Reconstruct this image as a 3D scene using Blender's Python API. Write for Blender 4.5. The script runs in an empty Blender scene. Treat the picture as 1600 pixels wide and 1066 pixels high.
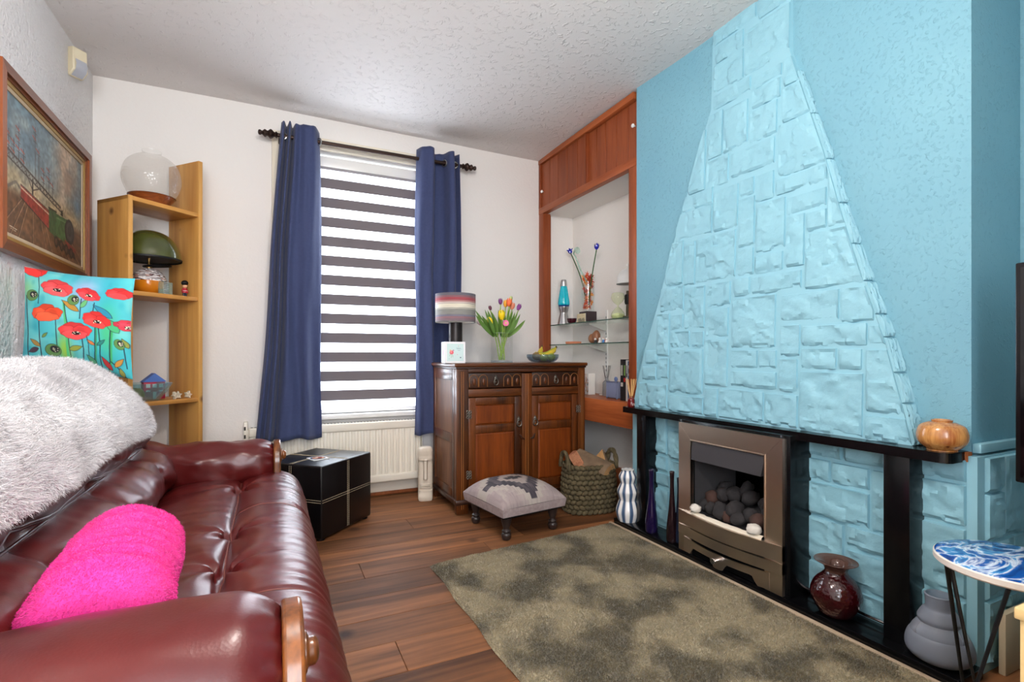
import bpy, bmesh, math, random
import numpy as np
from mathutils import Vector, Matrix, noise as mnoise

# ------------------------------------------------------------------ camera, world, lights, exposure
SC = bpy.context.scene
COL = SC.collection
FPX, CXP, HYP = 794.0, 800.0, 555.0          # focal length / principal column / horizon row in 1600x1066 px
YAW = math.radians(25.5)
CAMZ = 0.96
cam_d = bpy.data.cameras.new('camera')
cam_d.sensor_width = 36.0
cam_d.lens = FPX / 1600.0 * 36.0
cam_d.shift_y = (HYP - 533.0) / 1600.0
cam_d.clip_start = 0.02
cam = bpy.data.objects.new('camera', cam_d)
COL.objects.link(cam)
cam.location = (0, 0, CAMZ)
cam.rotation_euler = (math.radians(90), 0, -YAW)
SC.camera = cam

world = bpy.data.worlds.new('overcast_sky')
SC.world = world
world.use_nodes = True
_bg = world.node_tree.nodes['Background']
_bg.inputs[0].default_value = (0.80, 0.90, 1.0, 1)
_bg.inputs[1].default_value = 3.2

def area(name, loc, rot, sx, sy, power, col, shape='RECTANGLE'):
    d = bpy.data.lights.new(name, 'AREA'); d.shape = shape; d.size = sx; d.size_y = sy
    d.energy = power; d.color = col
    o = bpy.data.objects.new(name, d); COL.objects.link(o)
    o.location = loc; o.rotation_euler = rot
    return o
# daylight coming through the large window in the wall behind the camera
area('daylight_rear_window', (-0.25, -1.42, 1.45), (math.radians(90), 0, 0), 1.1, 1.5, 55, (0.93, 0.96, 1.0))
# daylight through the blind of the window in the far wall (light sits between blind and pane)
area('daylight_far_window', (0.62, 3.66, 1.40), (math.radians(-90), 0, 0), 0.86, 1.5, 85, (0.86, 0.93, 1.0))
SC.view_settings.view_transform = 'Standard'
SC.view_settings.look = 'None'
SC.view_settings.gamma = 1.0
SC.view_settings.use_curve_mapping = False
SC.view_settings.exposure = 0.22
try:
    SC.cycles.use_denoising = True
    SC.cycles.max_bounces = 10
    SC.cycles.transparent_max_bounces = 16
    SC.cycles.caustics_reflective = False
    SC.cycles.caustics_refractive = False
    SC.cycles.sample_clamp_indirect = 6.0
except Exception:
    pass

# ------------------------------------------------------------------ pixel helpers (1600x1066 frame)
_s, _c = math.sin(YAW), math.cos(YAW)
def ray(px, py):
    u = (px - CXP) / FPX; v = (HYP - py) / FPX
    return Vector((_s + u * _c, _c - u * _s, v))
def at_x(px, py, X): r = ray(px, py); return Vector((0, 0, CAMZ)) + r * (X / r.x)
def at_y(px, py, Y): r = ray(px, py); return Vector((0, 0, CAMZ)) + r * (Y / r.y)
def at_z(px, py, Z): r = ray(px, py); return Vector((0, 0, CAMZ)) + r * ((Z - CAMZ) / r.z)

# room measures in metres
XL, XR, YB, ZC = -0.886, 1.93, 3.55, 2.51     # left wall, chimney face, back wall, ceiling
XA = 2.245                                    # back of the alcoves
YC0, YC1 = 0.795, 2.36                        # chimney breast near and far corner
YR = -1.5                                     # rear wall, behind the camera
XP = 1.945                                    # front of the alcove joinery
rnd = random.Random(7)
R = math.radians

# ------------------------------------------------------------------ object helpers
def srgb(r, g, b):
    def f(v):
        v /= 255.0
        return v / 12.92 if v <= 0.04045 else ((v + 0.055) / 1.055) ** 2.4
    return (f(r), f(g), f(b), 1.0)

def S(name, shape, mat, parent=None, smooth=40, loc=None, rot=None, kind=None, label=None):
    V, Fc = shape
    me = bpy.data.meshes.new(name)
    me.from_pydata([tuple(v) for v in V], [], [tuple(f) for f in Fc])
    me.update()
    if smooth:
        me.polygons.foreach_set('use_smooth', [True] * len(me.polygons))
        if smooth < 180:
            me.set_sharp_from_angle(angle=R(smooth))
    if mat is not None:
        me.materials.append(mat)
    o = bpy.data.objects.new(name, me)
    COL.objects.link(o)
    if parent is not None: o.parent = parent
    if loc is not None: o.location = loc
    if rot is not None: o.rotation_euler = rot
    if kind: o['kind'] = kind
    if label: o['label'] = label
    return o

def tag(o, label, cat, group=None):
    o['label'] = label; o['category'] = cat
    if group: o['group'] = group
    return o

def thing(name, label, cat, loc=(0, 0, 0), rz=0.0, group=None):
    o = bpy.data.objects.new(name, None)
    o.empty_display_size = 0.05
    COL.objects.link(o)
    o.location = loc; o.rotation_euler = (0, 0, rz)
    return tag(o, label, cat, group)

def struct(name, shape, mat, parent=None, smooth=40):
    o = S(name, shape, mat, parent, smooth)
    if parent is None: o['kind'] = 'structure'
    return o

def copy_tree(o, parent=None):
    c = o.copy(); COL.objects.link(c)
    if parent is not None: c.parent = parent
    for ch in list(o.children): copy_tree(ch, c)
    return c

# ------------------------------------------------------------------ shapes: (verts, faces)
def join(*shapes):
    V, Fc = [], []
    for v, f in shapes:
        n = len(V); V += list(v); Fc += [tuple(i + n for i in q) for q in f]
    return V, Fc

def xf(shape, loc=(0, 0, 0), rot=(0, 0, 0), scale=(1, 1, 1)):
    from mathutils import Euler
    M = Matrix.Translation(loc) @ Euler(rot).to_matrix().to_4x4() @ Matrix.Diagonal((*scale, 1))
    return [tuple(M @ Vector(v)) for v in shape[0]], shape[1]

def box(x0, x1, y0, y1, z0, z1, bev=0.0, seg=2):
    if bev <= 0:
        V = [(x0,y0,z0),(x1,y0,z0),(x1,y1,z0),(x0,y1,z0),(x0,y0,z1),(x1,y0,z1),(x1,y1,z1),(x0,y1,z1)]
        return V, [(0,3,2,1),(4,5,6,7),(0,1,5,4),(1,2,6,5),(2,3,7,6),(3,0,4,7)]
    bm = bmesh.new()
    bmesh.ops.create_cube(bm, size=1.0)
    for v in bm.verts:
        v.co = Vector(((x0+x1)/2 + v.co.x*(x1-x0), (y0+y1)/2 + v.co.y*(y1-y0), (z0+z1)/2 + v.co.z*(z1-z0)))
    b = min(bev, 0.49*min(abs(x1-x0), abs(y1-y0), abs(z1-z0)))
    bmesh.ops.bevel(bm, geom=list(bm.edges), offset=b, segments=seg, profile=0.5, affect='EDGES')
    bm.verts.index_update()
    V = [tuple(v.co) for v in bm.verts]; Fc = [tuple(v.index for v in f.verts) for f in bm.faces]
    bm.free()
    return V, Fc

def lathe(prof, n=32, cap=True):
    V, Fc = [], []
    for r, z in prof:
        for k in range(n):
            a = 2*math.pi*k/n
            V.append((r*math.cos(a), r*math.sin(a), z))
    m = len(prof)
    for i in range(m-1):
        for k in range(n):
            k2 = (k+1) % n
            Fc.append((i*n+k, i*n+k2, (i+1)*n+k2, (i+1)*n+k))
    if cap:
        if prof[0][0] > 1e-5: Fc.append(tuple(range(n-1, -1, -1)))
        if prof[-1][0] > 1e-5: Fc.append(tuple((m-1)*n+k for k in range(n)))
    return V, Fc

def spline(pts, n=8):
    """Catmull-Rom through a list of tuples of any dimension."""
    P = [np.array(p, float) for p in pts]
    P = [2*P[0]-P[1]] + P + [2*P[-1]-P[-2]]
    out = []
    for i in range(1, len(P)-2):
        for k in range(n):
            t = k/n
            out.append(0.5*((2*P[i]) + (-P[i-1]+P[i+1])*t + (2*P[i-1]-5*P[i]+4*P[i+1]-P[i+2])*t*t + (-P[i-1]+3*P[i]-3*P[i+1]+P[i+2])*t**3))
    out.append(P[-2])
    return [tuple(p) for p in out]

def sprof(pts, n=5):
    return [(max(r, 0.0), z) for r, z in spline(pts, n)]

def tube(pts, rad, n=8, closed=False, caps=True):
    P = [Vector(p) for p in pts]; m = len(P)
    rr = rad if isinstance(rad, (list, tuple)) else [rad]*m
    V, Fc = [], []
    prev = None
    for i in range(m):
        if closed: t = P[(i+1) % m] - P[i-1]
        else: t = P[min(i+1, m-1)] - P[max(i-1, 0)]
        t.normalize()
        if prev is None:
            a = Vector((0, 0, 1)) if abs(t.z) < 0.9 else Vector((1, 0, 0))
            nrm = t.cross(a).normalized()
        else:
            nrm = (prev - t*prev.dot(t)).normalized()
        prev = nrm
        b = t.cross(nrm)
        for k in range(n):
            a = 2*math.pi*k/n
            V.append(tuple(P[i] + (nrm*math.cos(a) + b*math.sin(a))*rr[i]))
    for i in range(m if closed else m-1):
        i2 = (i+1) % m
        for k in range(n):
            k2 = (k+1) % n
            Fc.append((i*n+k, i*n+k2, i2*n+k2, i2*n+k))
    if caps and not closed:
        Fc.append(tuple(range(n-1, -1, -1))); Fc.append(tuple((m-1)*n+k for k in range(n)))
    return V, Fc

def prism(poly, h0, h1, axis='z'):
    n = len(poly)
    def mk(a, b, h):
        return (a, b, h) if axis == 'z' else ((h, a, b) if axis == 'x' else (a, h, b))
    V = [mk(a, b, h0) for a, b in poly] + [mk(a, b, h1) for a, b in poly]
    Fc = [tuple(range(n-1, -1, -1)), tuple(range(n, 2*n))]
    for i in range(n):
        j = (i+1) % n
        Fc.append((i, j, n+j, n+i))
    if axis == 'y':
        Fc = [tuple(reversed(f)) for f in Fc]
    return V, Fc

def grid(nu, nv, fn, close_u=False, close_v=False):
    V = [tuple(fn(i/(nu if close_u else nu-1), j/(nv if close_v else nv-1))) for j in range(nv) for i in range(nu)]
    Fc = []
    for j in range(nv if close_v else nv-1):
        for i in range(nu if close_u else nu-1):
            i2 = (i+1) % nu; j2 = (j+1) % nv
            Fc.append((j*nu+i, j*nu+i2, j2*nu+i2, j2*nu+i))
    return V, Fc

def ball(rx, ry=None, rz=None, c=(0, 0, 0), n=20, m=12):
    ry = ry or rx; rz = rz or rx
    V, Fc = lathe([(math.sin(math.pi*i/m), -math.cos(math.pi*i/m)) for i in range(m+1)], n, cap=False)
    return [(c[0]+x*rx, c[1]+y*ry, c[2]+z*rz) for x, y, z in V], Fc

def nz(x, y, z=0.0): return mnoise.noise(Vector((x, y, z)))
def fbm(x, y, z=0.0, o=4): return mnoise.fractal(Vector((x, y, z)), 1.0, 2.0, o)
def smooth(a, b, x):
    t = min(1.0, max(0.0, (x-a)/(b-a))); return t*t*(3-2*t)
def lerp(a, b, t): return a + (b-a)*t
def interp(xs, ys, x): return float(np.interp(x, xs, ys))

def fur_mesh(shape, count, length, width, seed=1, lean=(0, 0, -0.4), jitter=0.7, keep=None):
    """count bent hair blades spread over a surface: one mesh."""
    rg = np.random.default_rng(seed)
    V = np.array(shape[0], float)
    T = []
    for f in shape[1]:
        for k in range(1, len(f)-1): T.append((f[0], f[k], f[k+1]))
    T = np.array(T)
    a, b, c = V[T[:, 0]], V[T[:, 1]], V[T[:, 2]]
    nrm = np.cross(b-a, c-a); ar = np.linalg.norm(nrm, axis=1)
    ok = ar > 1e-12
    if keep is not None: ok &= keep((a+b+c)/3)
    T, a, b, c, nrm, ar = T[ok], a[ok], b[ok], c[ok], nrm[ok], ar[ok]
    nrm = nrm/ar[:, None]
    idx = rg.choice(len(T), count, p=ar/ar.sum())
    u = rg.random(count); v = rg.random(count)
    fl = u+v > 1; u[fl] = 1-u[fl]; v[fl] = 1-v[fl]
    P = a[idx] + (b[idx]-a[idx])*u[:, None] + (c[idx]-a[idx])*v[:, None]
    N = nrm[idx]
    L = length*(0.55+0.9*rg.random(count))[:, None]
    J = rg.normal(0, jitter, (count, 3))
    clump = np.stack([np.sin(P[:, 1]*41+3*np.sin(P[:, 2]*37)), np.sin(P[:, 0]*47+2*np.sin(P[:, 1]*29)), np.sin(P[:, 2]*43)], 1)*0.45
    D1 = N + 0.5*J + clump*0.6 + np.array(lean)*0.5; D1 /= np.linalg.norm(D1, axis=1)[:, None]
    D2 = N*0.45 + J + clump + np.array(lean); D2 /= np.linalg.norm(D2, axis=1)[:, None]
    M = P + D1*L*0.5; E = M + D2*L*0.5
    side = np.cross(D1, rg.normal(0, 1, (count, 3))); side /= (np.linalg.norm(side, axis=1)[:, None]+1e-9)
    w = width*0.5
    Vt = np.stack([P-side*w, P+side*w, M+side*w*0.8, M-side*w*0.8, E], 1).reshape(-1, 3)
    base = np.arange(count)*5
    me_q = np.stack([base, base+1, base+2, base+3], 1); me_t = np.stack([base+3, base+2, base+4], 1)
    return Vt, me_q, me_t

def fur(name, shape, mat, parent, count, length, width, **kw):
    Vt, q, t = fur_mesh(shape, count, length, width, **kw)
    me = bpy.data.meshes.new(name)
    nq, nt = len(q), len(t)
    me.vertices.add(len(Vt)); me.vertices.foreach_set('co', Vt.ravel())
    loops = np.concatenate([q.ravel(), t.ravel()])
    me.loops.add(len(loops)); me.loops.foreach_set('vertex_index', loops.astype(np.int32))
    me.polygons.add(nq+nt)
    st = np.concatenate([np.arange(nq)*4, nq*4+np.arange(nt)*3]).astype(np.int32)
    me.polygons.foreach_set('loop_start', st)
    me.update(calc_edges=True); me.validate()
    me.materials.append(mat)
    o = bpy.data.objects.new(name, me); COL.objects.link(o); o.parent = parent
    o['kind'] = 'stuff'
    return o

# ------------------------------------------------------------------ flat prints: colours per vertex on a dense sheet
class Paint:
    def __init__(self, w, h, col):
        self.w, self.h = w, h
        self.a = np.zeros((h, w, 3)); self.a[:] = col
        ys, xs = np.mgrid[0:h, 0:w]
        self.x = (xs+0.5)/w; self.y = 1-(ys+0.5)/h          # y up, 0..1
    def noise(self, sx, sy, seed):
        rg = np.random.default_rng(seed); n = 64
        g = rg.random((n, n))
        X = (self.x*sx) % (n-1); Y = (self.y*sy) % (n-1)
        i = X.astype(int); j = Y.astype(int); fx = X-i; fy = Y-j
        fx = fx*fx*(3-2*fx); fy = fy*fy*(3-2*fy)
        return (g[j, i]*(1-fx)+g[j, i+1]*fx)*(1-fy)+(g[j+1, i]*(1-fx)+g[j+1, i+1]*fx)*fy
    def fill(self, m, col, op=1.0):
        m = np.clip(m, 0, 1)[..., None]*op
        self.a = self.a*(1-m)+np.array(col)*m
    def ell(self, cx, cy, rx, ry, col, rot=0.0, op=1.0, soft=0.06):
        c, s = math.cos(rot), math.sin(rot)
        dx, dy = self.x-cx, self.y-cy
        d = np.sqrt(((dx*c+dy*s)/rx)**2+((-dx*s+dy*c)/ry)**2)
        self.fill((1-d)/soft+0.5, col, op)
    def line(self, pts, wd, col, op=1.0):
        d = np.full(self.x.shape, 9.0)
        for (x0, y0), (x1, y1) in zip(pts[:-1], pts[1:]):
            vx, vy = x1-x0, y1-y0
            t = np.clip(((self.x-x0)*vx+(self.y-y0)*vy)/(vx*vx+vy*vy+1e-12), 0, 1)
            d = np.minimum(d, np.hypot(self.x-x0-t*vx, self.y-y0-t*vy))
        self.fill((wd/2-d)*self.w+0.5, col, op)
    def poly(self, pts, col, op=1.0):
        ins = np.zeros(self.x.shape, bool); n = len(pts)
        for i in range(n):
            (x0, y0), (x1, y1) = pts[i], pts[(i+1) % n]
            if abs(y1-y0) < 1e-9: continue
            cond = ((y0 > self.y) != (y1 > self.y)) & (self.x < (x1-x0)*(self.y-y0)/(y1-y0)+x0)
            ins ^= cond
        self.fill(ins.astype(float), col, op)
    def leaf(self, x, y, L, W, rot, col, edge=(25, 20, 30)):
        n = 10; c, s = math.cos(rot), math.sin(rot)
        up = [(t/n*L, W*math.sin(math.pi*(t/n)**0.8)) for t in range(n+1)]
        pts = up+[(a, -b) for a, b in up[::-1]]
        P = [(x+a*c-b*s, y+a*s+b*c) for a, b in pts]
        self.poly(P, col); self.line(P+P[:1], 0.004, edge, 0.8)

def painted(name, P, fn, mat, parent=None, smooth=60, back=None):
    """A sheet of P.w x P.h vertices whose colours are the print; fn(x 0..1, y 0..1) -> xyz."""
    h, w = P.h, P.w
    V = [tuple(fn(i/(w-1), 1-j/(h-1))) for j in range(h) for i in range(w)]
    Fc = [(j*w+i, (j+1)*w+i, (j+1)*w+i+1, j*w+i+1) for j in range(h-1) for i in range(w-1)]
    o = S(name, (V, Fc), mat, parent, smooth)
    a = np.clip(P.a, 0, 255)/255.0
    lin = np.where(a <= 0.04045, a/12.92, ((a+0.055)/1.055)**2.4)
    rgba = np.concatenate([lin.reshape(-1, 3), np.ones((h*w, 1))], 1).astype(np.float32)
    at = o.data.color_attributes.new('print', 'FLOAT_COLOR', 'POINT')
    at.data.foreach_set('color', rgba.ravel())
    return o
# ------------------------------------------------------------------ procedural materials
def new_mat(name):
    m = bpy.data.materials.new(name); m.use_nodes = True
    nt = m.node_tree
    return m, nt, nt.nodes['Principled BSDF']

def mat(name, col, rough=0.5, metal=0.0, var=None, bump=None, coat=0.0, trans=0.0, ior=None, alpha=1.0,
        spec=None, sheen=0.0, stretch=(1, 1, 1), attr=None, emit=None, sss=0.0, coord='Object', bump2=None):
    """var=(scale, colour2, amount): cloudy second colour; bump=(scale, strength, distance, kind)."""
    m, nt, b = new_mat(name); L = nt.links
    b.inputs['Base Color'].default_value = col
    b.inputs['Roughness'].default_value = rough
    b.inputs['Metallic'].default_value = metal
    if coat: b.inputs['Coat Weight'].default_value = coat; b.inputs['Coat Roughness'].default_value = 0.12
    if trans: b.inputs['Transmission Weight'].default_value = trans
    if ior: b.inputs['IOR'].default_value = ior
    if alpha < 1: b.inputs['Alpha'].default_value = alpha
    if spec is not None: b.inputs['Specular IOR Level'].default_value = spec
    if sheen: b.inputs['Sheen Weight'].default_value = sheen
    if sss:
        b.inputs['Subsurface Weight'].default_value = sss
        b.inputs['Subsurface Radius'].default_value = (0.01, 0.01, 0.01)
    if emit:
        b.inputs['Emission Color'].default_value = emit[0]; b.inputs['Emission Strength'].default_value = emit[1]
    tc = nt.nodes.new('ShaderNodeTexCoord'); mp = nt.nodes.new('ShaderNodeMapping')
    mp.inputs['Scale'].default_value = stretch
    L.new(tc.outputs[coord], mp.inputs['Vector'])
    csock = None
    if attr:
        at = nt.nodes.new('ShaderNodeAttribute'); at.attribute_name = attr
        csock = at.outputs['Color']; L.new(csock, b.inputs['Base Color'])
    if var:
        n = nt.nodes.new('ShaderNodeTexNoise'); n.inputs['Scale'].default_value = var[0]; n.inputs['Detail'].default_value = 5
        L.new(mp.outputs[0], n.inputs['Vector'])
        r = nt.nodes.new('ShaderNodeValToRGB')
        r.color_ramp.elements[0].position = 0.5-0.25/max(var[2], 0.05)*0.5; r.color_ramp.elements[1].position = 0.5+0.25/max(var[2], 0.05)*0.5
        r.color_ramp.elements[0].color = col; r.color_ramp.elements[1].color = var[1]
        L.new(n.outputs['Fac'], r.inputs['Fac']); L.new(r.outputs['Color'], b.inputs['Base Color'])
    prev = None
    for bp in (bump, bump2):
        if not bp: continue
        kind = bp[3] if len(bp) > 3 else 'noise'
        if kind == 'noise':
            t = nt.nodes.new('ShaderNodeTexNoise'); t.inputs['Scale'].default_value = bp[0]; t.inputs['Detail'].default_value = 4
            h = t.outputs['Fac']
        elif kind == 'voronoi':
            t = nt.nodes.new('ShaderNodeTexVoronoi'); t.inputs['Scale'].default_value = bp[0]; h = t.outputs['Distance']
        elif kind == 'fleck':                       # thrown plaster: sparse raised flecks
            t = nt.nodes.new('ShaderNodeTexNoise'); t.inputs['Scale'].default_value = bp[0]; t.inputs['Detail'].default_value = 6
            t.inputs['Distortion'].default_value = 0.5
            q = nt.nodes.new('ShaderNodeValToRGB'); q.color_ramp.elements[0].position = 0.55; q.color_ramp.elements[1].position = 0.76
            L.new(t.outputs['Fac'], q.inputs['Fac']); h = q.outputs['Color']
        elif kind == 'brushed':
            t = nt.nodes.new('ShaderNodeTexNoise'); t.inputs['Scale'].default_value = bp[0]; t.inputs['Detail'].default_value = 3
            h = t.outputs['Fac']
        L.new(mp.outputs[0], t.inputs['Vector'])
        bn = nt.nodes.new('ShaderNodeBump'); bn.inputs['Strength'].default_value = bp[1]; bn.inputs['Distance'].default_value = bp[2]
        L.new(h, bn.inputs['Height'])
        if prev: L.new(prev, bn.inputs['Normal'])
        prev = bn.outputs['Normal']
    if prev: L.new(prev, b.inputs['Normal'])
    return m

def wood(name, c1, c2, axis='z', scale=1.0, rough=0.45, coat=0.0, knots=None, rings=9.0, coord='Object', spec=None, vary=0.0):
    m, nt, b = new_mat(name); L = nt.links
    st = {'x': (0.6, 9, 9), 'y': (9, 0.6, 9), 'z': (9, 9, 0.6)}[axis]
    tc = nt.nodes.new('ShaderNodeTexCoord'); mp = nt.nodes.new('ShaderNodeMapping')
    mp.inputs['Scale'].default_value = tuple(v*scale for v in st)
    L.new(tc.outputs[coord], mp.inputs['Vector'])
    # every piece starts at another place in the grain
    oi = nt.nodes.new('ShaderNodeObjectInfo'); mul = nt.nodes.new('ShaderNodeMath'); mul.operation = 'MULTIPLY'; mul.inputs[1].default_value = 37.0
    L.new(oi.outputs['Random'], mul.inputs[0]); cmb = nt.nodes.new('ShaderNodeCombineXYZ')
    for k in range(3): L.new(mul.outputs[0], cmb.inputs[k])
    L.new(cmb.outputs[0], mp.inputs['Location'])
    n1 = nt.nodes.new('ShaderNodeTexNoise'); n1.inputs['Scale'].default_value = 1.0; n1.inputs['Detail'].default_value = 6; n1.inputs['Distortion'].default_value = 0.9
    n2 = nt.nodes.new('ShaderNodeTexNoise'); n2.inputs['Scale'].default_value = rings; n2.inputs['Detail'].default_value = 3
    L.new(mp.outputs[0], n1.inputs['Vector']); L.new(mp.outputs[0], n2.inputs['Vector'])
    mx = nt.nodes.new('ShaderNodeMath'); mx.operation = 'MULTIPLY_ADD'; mx.inputs[1].default_value = 0.35
    L.new(n2.outputs['Fac'], mx.inputs[0])
    m2 = nt.nodes.new('ShaderNodeMath'); m2.operation = 'MULTIPLY'; m2.inputs[1].default_value = 0.65
    L.new(n1.outputs['Fac'], m2.inputs[0]); L.new(m2.outputs[0], mx.inputs[2])
    r = nt.nodes.new('ShaderNodeValToRGB'); e = r.color_ramp.elements
    e[0].position = 0.36; e[0].color = c1; e[1].position = 0.62; e[1].color = c2
    L.new(mx.outputs[0], r.inputs['Fac'])
    out = r.outputs['Color']
    if knots:
        v = nt.nodes.new('ShaderNodeTexVoronoi'); v.inputs['Scale'].default_value = knots[0]
        L.new(tc.outputs[coord], v.inputs['Vector'])
        kr = nt.nodes.new('ShaderNodeValToRGB'); kr.color_ramp.elements[0].position = 0.05; kr.color_ramp.elements[1].position = 0.14
        kr.color_ramp.elements[0].color = (1, 1, 1, 1); kr.color_ramp.elements[1].color = (0, 0, 0, 1)
        L.new(v.outputs['Distance'], kr.inputs['Fac'])
        mix = nt.nodes.new('ShaderNodeMix'); mix.data_type = 'RGBA'
        mix.inputs[7].default_value = knots[1]
        L.new(kr.outputs['Color'], mix.inputs[0]); L.new(out, mix.inputs[6]); out = mix.outputs[2]
    if vary:                                       # boards differ a little, with stains drifting over them
        n3 = nt.nodes.new('ShaderNodeTexNoise'); n3.inputs['Scale'].default_value = 2.6; n3.inputs['Detail'].default_value = 8; n3.inputs['Roughness'].default_value = 0.65
        L.new(tc.outputs[coord], n3.inputs['Vector'])
        ad = nt.nodes.new('ShaderNodeMath'); ad.operation = 'ADD'; L.new(oi.outputs['Random'], ad.inputs[0]); L.new(n3.outputs['Fac'], ad.inputs[1])
        mr = nt.nodes.new('ShaderNodeMapRange'); mr.inputs[1].default_value = 0.4; mr.inputs[2].default_value = 1.5; mr.inputs[3].default_value = 1-vary; mr.inputs[4].default_value = 1+vary*0.5
        L.new(ad.outputs[0], mr.inputs[0])
        vm = nt.nodes.new('ShaderNodeVectorMath'); vm.operation = 'SCALE'; L.new(out, vm.inputs[0]); L.new(mr.outputs[0], vm.inputs['Scale']); out = vm.outputs[0]
    L.new(out, b.inputs['Base Color'])
    b.inputs['Roughness'].default_value = rough
    if spec is not None: b.inputs['Specular IOR Level'].default_value = spec
    if coat: b.inputs['Coat Weight'].default_value = coat; b.inputs['Coat Roughness'].default_value = 0.15
    bn = nt.nodes.new('ShaderNodeBump'); bn.inputs['Strength'].default_value = 0.12; bn.inputs['Distance'].default_value = 0.002
    L.new(mx.outputs[0], bn.inputs['Height']); L.new(bn.outputs['Normal'], b.inputs['Normal'])
    return m

def glass(name, col, rough=0.02, density=1.0, bump=None, thin=0.25):
    """Coloured see-through glass that stays bright: mixes tinted transparency with a glossy skin."""
    m = bpy.data.materials.new(name); m.use_nodes = True
    nt = m.node_tree; L = nt.links; nt.nodes.clear()
    out = nt.nodes.new('ShaderNodeOutputMaterial')
    tr = nt.nodes.new('ShaderNodeBsdfTransparent'); tr.inputs[0].default_value = col
    gl = nt.nodes.new('ShaderNodeBsdfGlossy'); gl.inputs['Roughness'].default_value = rough; gl.inputs[0].default_value = (1, 1, 1, 1)
    lw = nt.nodes.new('ShaderNodeLayerWeight'); lw.inputs['Blend'].default_value = thin
    mx = nt.nodes.new('ShaderNodeMixShader')
    pw_ = nt.nodes.new('ShaderNodeMath'); pw_.operation = 'POWER'; pw_.inputs[1].default_value = 3.0
    ml_ = nt.nodes.new('ShaderNodeMath'); ml_.operation = 'MULTIPLY_ADD'; ml_.inputs[1].default_value = min(0.9, thin*1.6); ml_.inputs[2].default_value = 0.04
    lw.inputs['Blend'].default_value = 0.5
    L.new(lw.outputs['Facing'], pw_.inputs[0]); L.new(pw_.outputs[0], ml_.inputs[0]); L.new(ml_.outputs[0], mx.inputs[0]); L.new(tr.outputs[0], mx.inputs[1]); L.new(gl.outputs[0], mx.inputs[2])
    last = mx
    if density < 1.0:
        df = nt.nodes.new('ShaderNodeBsdfDiffuse'); df.inputs[0].default_value = col
        m2 = nt.nodes.new('ShaderNodeMixShader'); m2.inputs[0].default_value = density
        L.new(df.outputs[0], m2.inputs[1]); L.new(mx.outputs[0], m2.inputs[2]); last = m2
    if bump:
        tc = nt.nodes.new('ShaderNodeTexCoord'); t = nt.nodes.new('ShaderNodeTexVoronoi'); t.inputs['Scale'].default_value = bump[0]
        bn = nt.nodes.new('ShaderNodeBump'); bn.inputs['Strength'].default_value = bump[1]; bn.inputs['Distance'].default_value = bump[2]
        L.new(tc.outputs['Object'], t.inputs['Vector']); L.new(t.outputs['Distance'], bn.inputs['Height'])
        L.new(bn.outputs['Normal'], gl.inputs['Normal']); L.new(bn.outputs['Normal'], lw.inputs['Normal'])
    L.new(last.outputs[0], out.inputs[0])
    return m

def translucent(name, col, amount, rough=0.9, see=0.0, weave=None):
    """Fabric: diffuse + translucent, with an open share SEE that lets the view through."""
    m = bpy.data.materials.new(name); m.use_nodes = True
    nt = m.node_tree; L = nt.links; nt.nodes.clear()
    out = nt.nodes.new('ShaderNodeOutputMaterial')
    df = nt.nodes.new('ShaderNodeBsdfDiffuse'); df.inputs[0].default_value = col
    tl = nt.nodes.new('ShaderNodeBsdfTranslucent'); tl.inputs[0].default_value = col
    mx = nt.nodes.new('ShaderNodeMixShader'); mx.inputs[0].default_value = amount
    L.new(df.outputs[0], mx.inputs[1]); L.new(tl.outputs[0], mx.inputs[2]); last = mx
    if see:
        tr = nt.nodes.new('ShaderNodeBsdfTransparent')
        m2 = nt.nodes.new('ShaderNodeMixShader'); m2.inputs[0].default_value = see
        L.new(mx.outputs[0], m2.inputs[1]); L.new(tr.outputs[0], m2.inputs[2]); last = m2
    L.new(last.outputs[0], out.inputs[0])
    return m

M = {}
M['wall_white'] = mat('wall_white', srgb(236, 232, 228), 0.85, bump=(70, 0.35, 0.004), bump2=(210, 0.3, 0.002))
M['wall_left'] = mat('wall_left', srgb(226, 224, 224), 0.7, bump=(60, 1.0, 0.012), bump2=(40, 0.5, 0.008, 'fleck'))
M['ceiling'] = mat('ceiling', srgb(224, 219, 216), 0.75, bump=(36, 0.55, 0.010, 'fleck'), bump2=(170, 0.2, 0.002))
M['alcove_white'] = mat('alcove_white', srgb(244, 240, 234), 0.85, bump=(60, 0.35, 0.004))
BLUE = srgb(116, 169, 188)
BLUE2 = srgb(144, 194, 209)
M['blue_rough'] = mat('blue_rough', BLUE, 0.62, var=(2.5, srgb(124, 177, 194), 0.6), bump=(75, 0.5, 0.006, 'fleck'), bump2=(160, 0.3, 0.002))
M['blue_stone'] = mat('blue_stone', BLUE2, 0.6, var=(5, srgb(136, 187, 203), 0.6), bump=(26, 0.45, 0.006), bump2=(95, 0.35, 0.003))
M['blue_paint'] = mat('blue_paint', BLUE2, 0.5, bump=(60, 0.2, 0.002))
M['panel_wood'] = wood('panel_wood', srgb(122, 56, 28), srgb(152, 78, 42), 'z', 1.0, 0.4, spec=0.35)
M['panel_wood_y'] = wood('panel_wood_y', srgb(138, 66, 33), srgb(176, 96, 52), 'y', 1.0, 0.4, spec=0.35)
M['skirt_wood'] = wood('skirt_wood', srgb(112, 58, 32), srgb(150, 86, 48), 'y', 1.0, 0.45)
M['floor'] = wood('floor', srgb(80, 50, 31), srgb(136, 88, 54), 'x', 0.8, 0.58, rings=7, knots=(3.2, srgb(66, 40, 25)), spec=0.2, vary=0.5)
M['floor_gap'] = mat('floor_gap', srgb(60, 38, 24), 0.8)
M['skirt_white'] = mat('skirt_white', srgb(226, 218, 204), 0.5)
M['white_gloss'] = mat('white_gloss', srgb(240, 239, 236), 0.3)
M['cream_gloss'] = mat('cream_gloss', srgb(233, 224, 205), 0.4)
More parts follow.
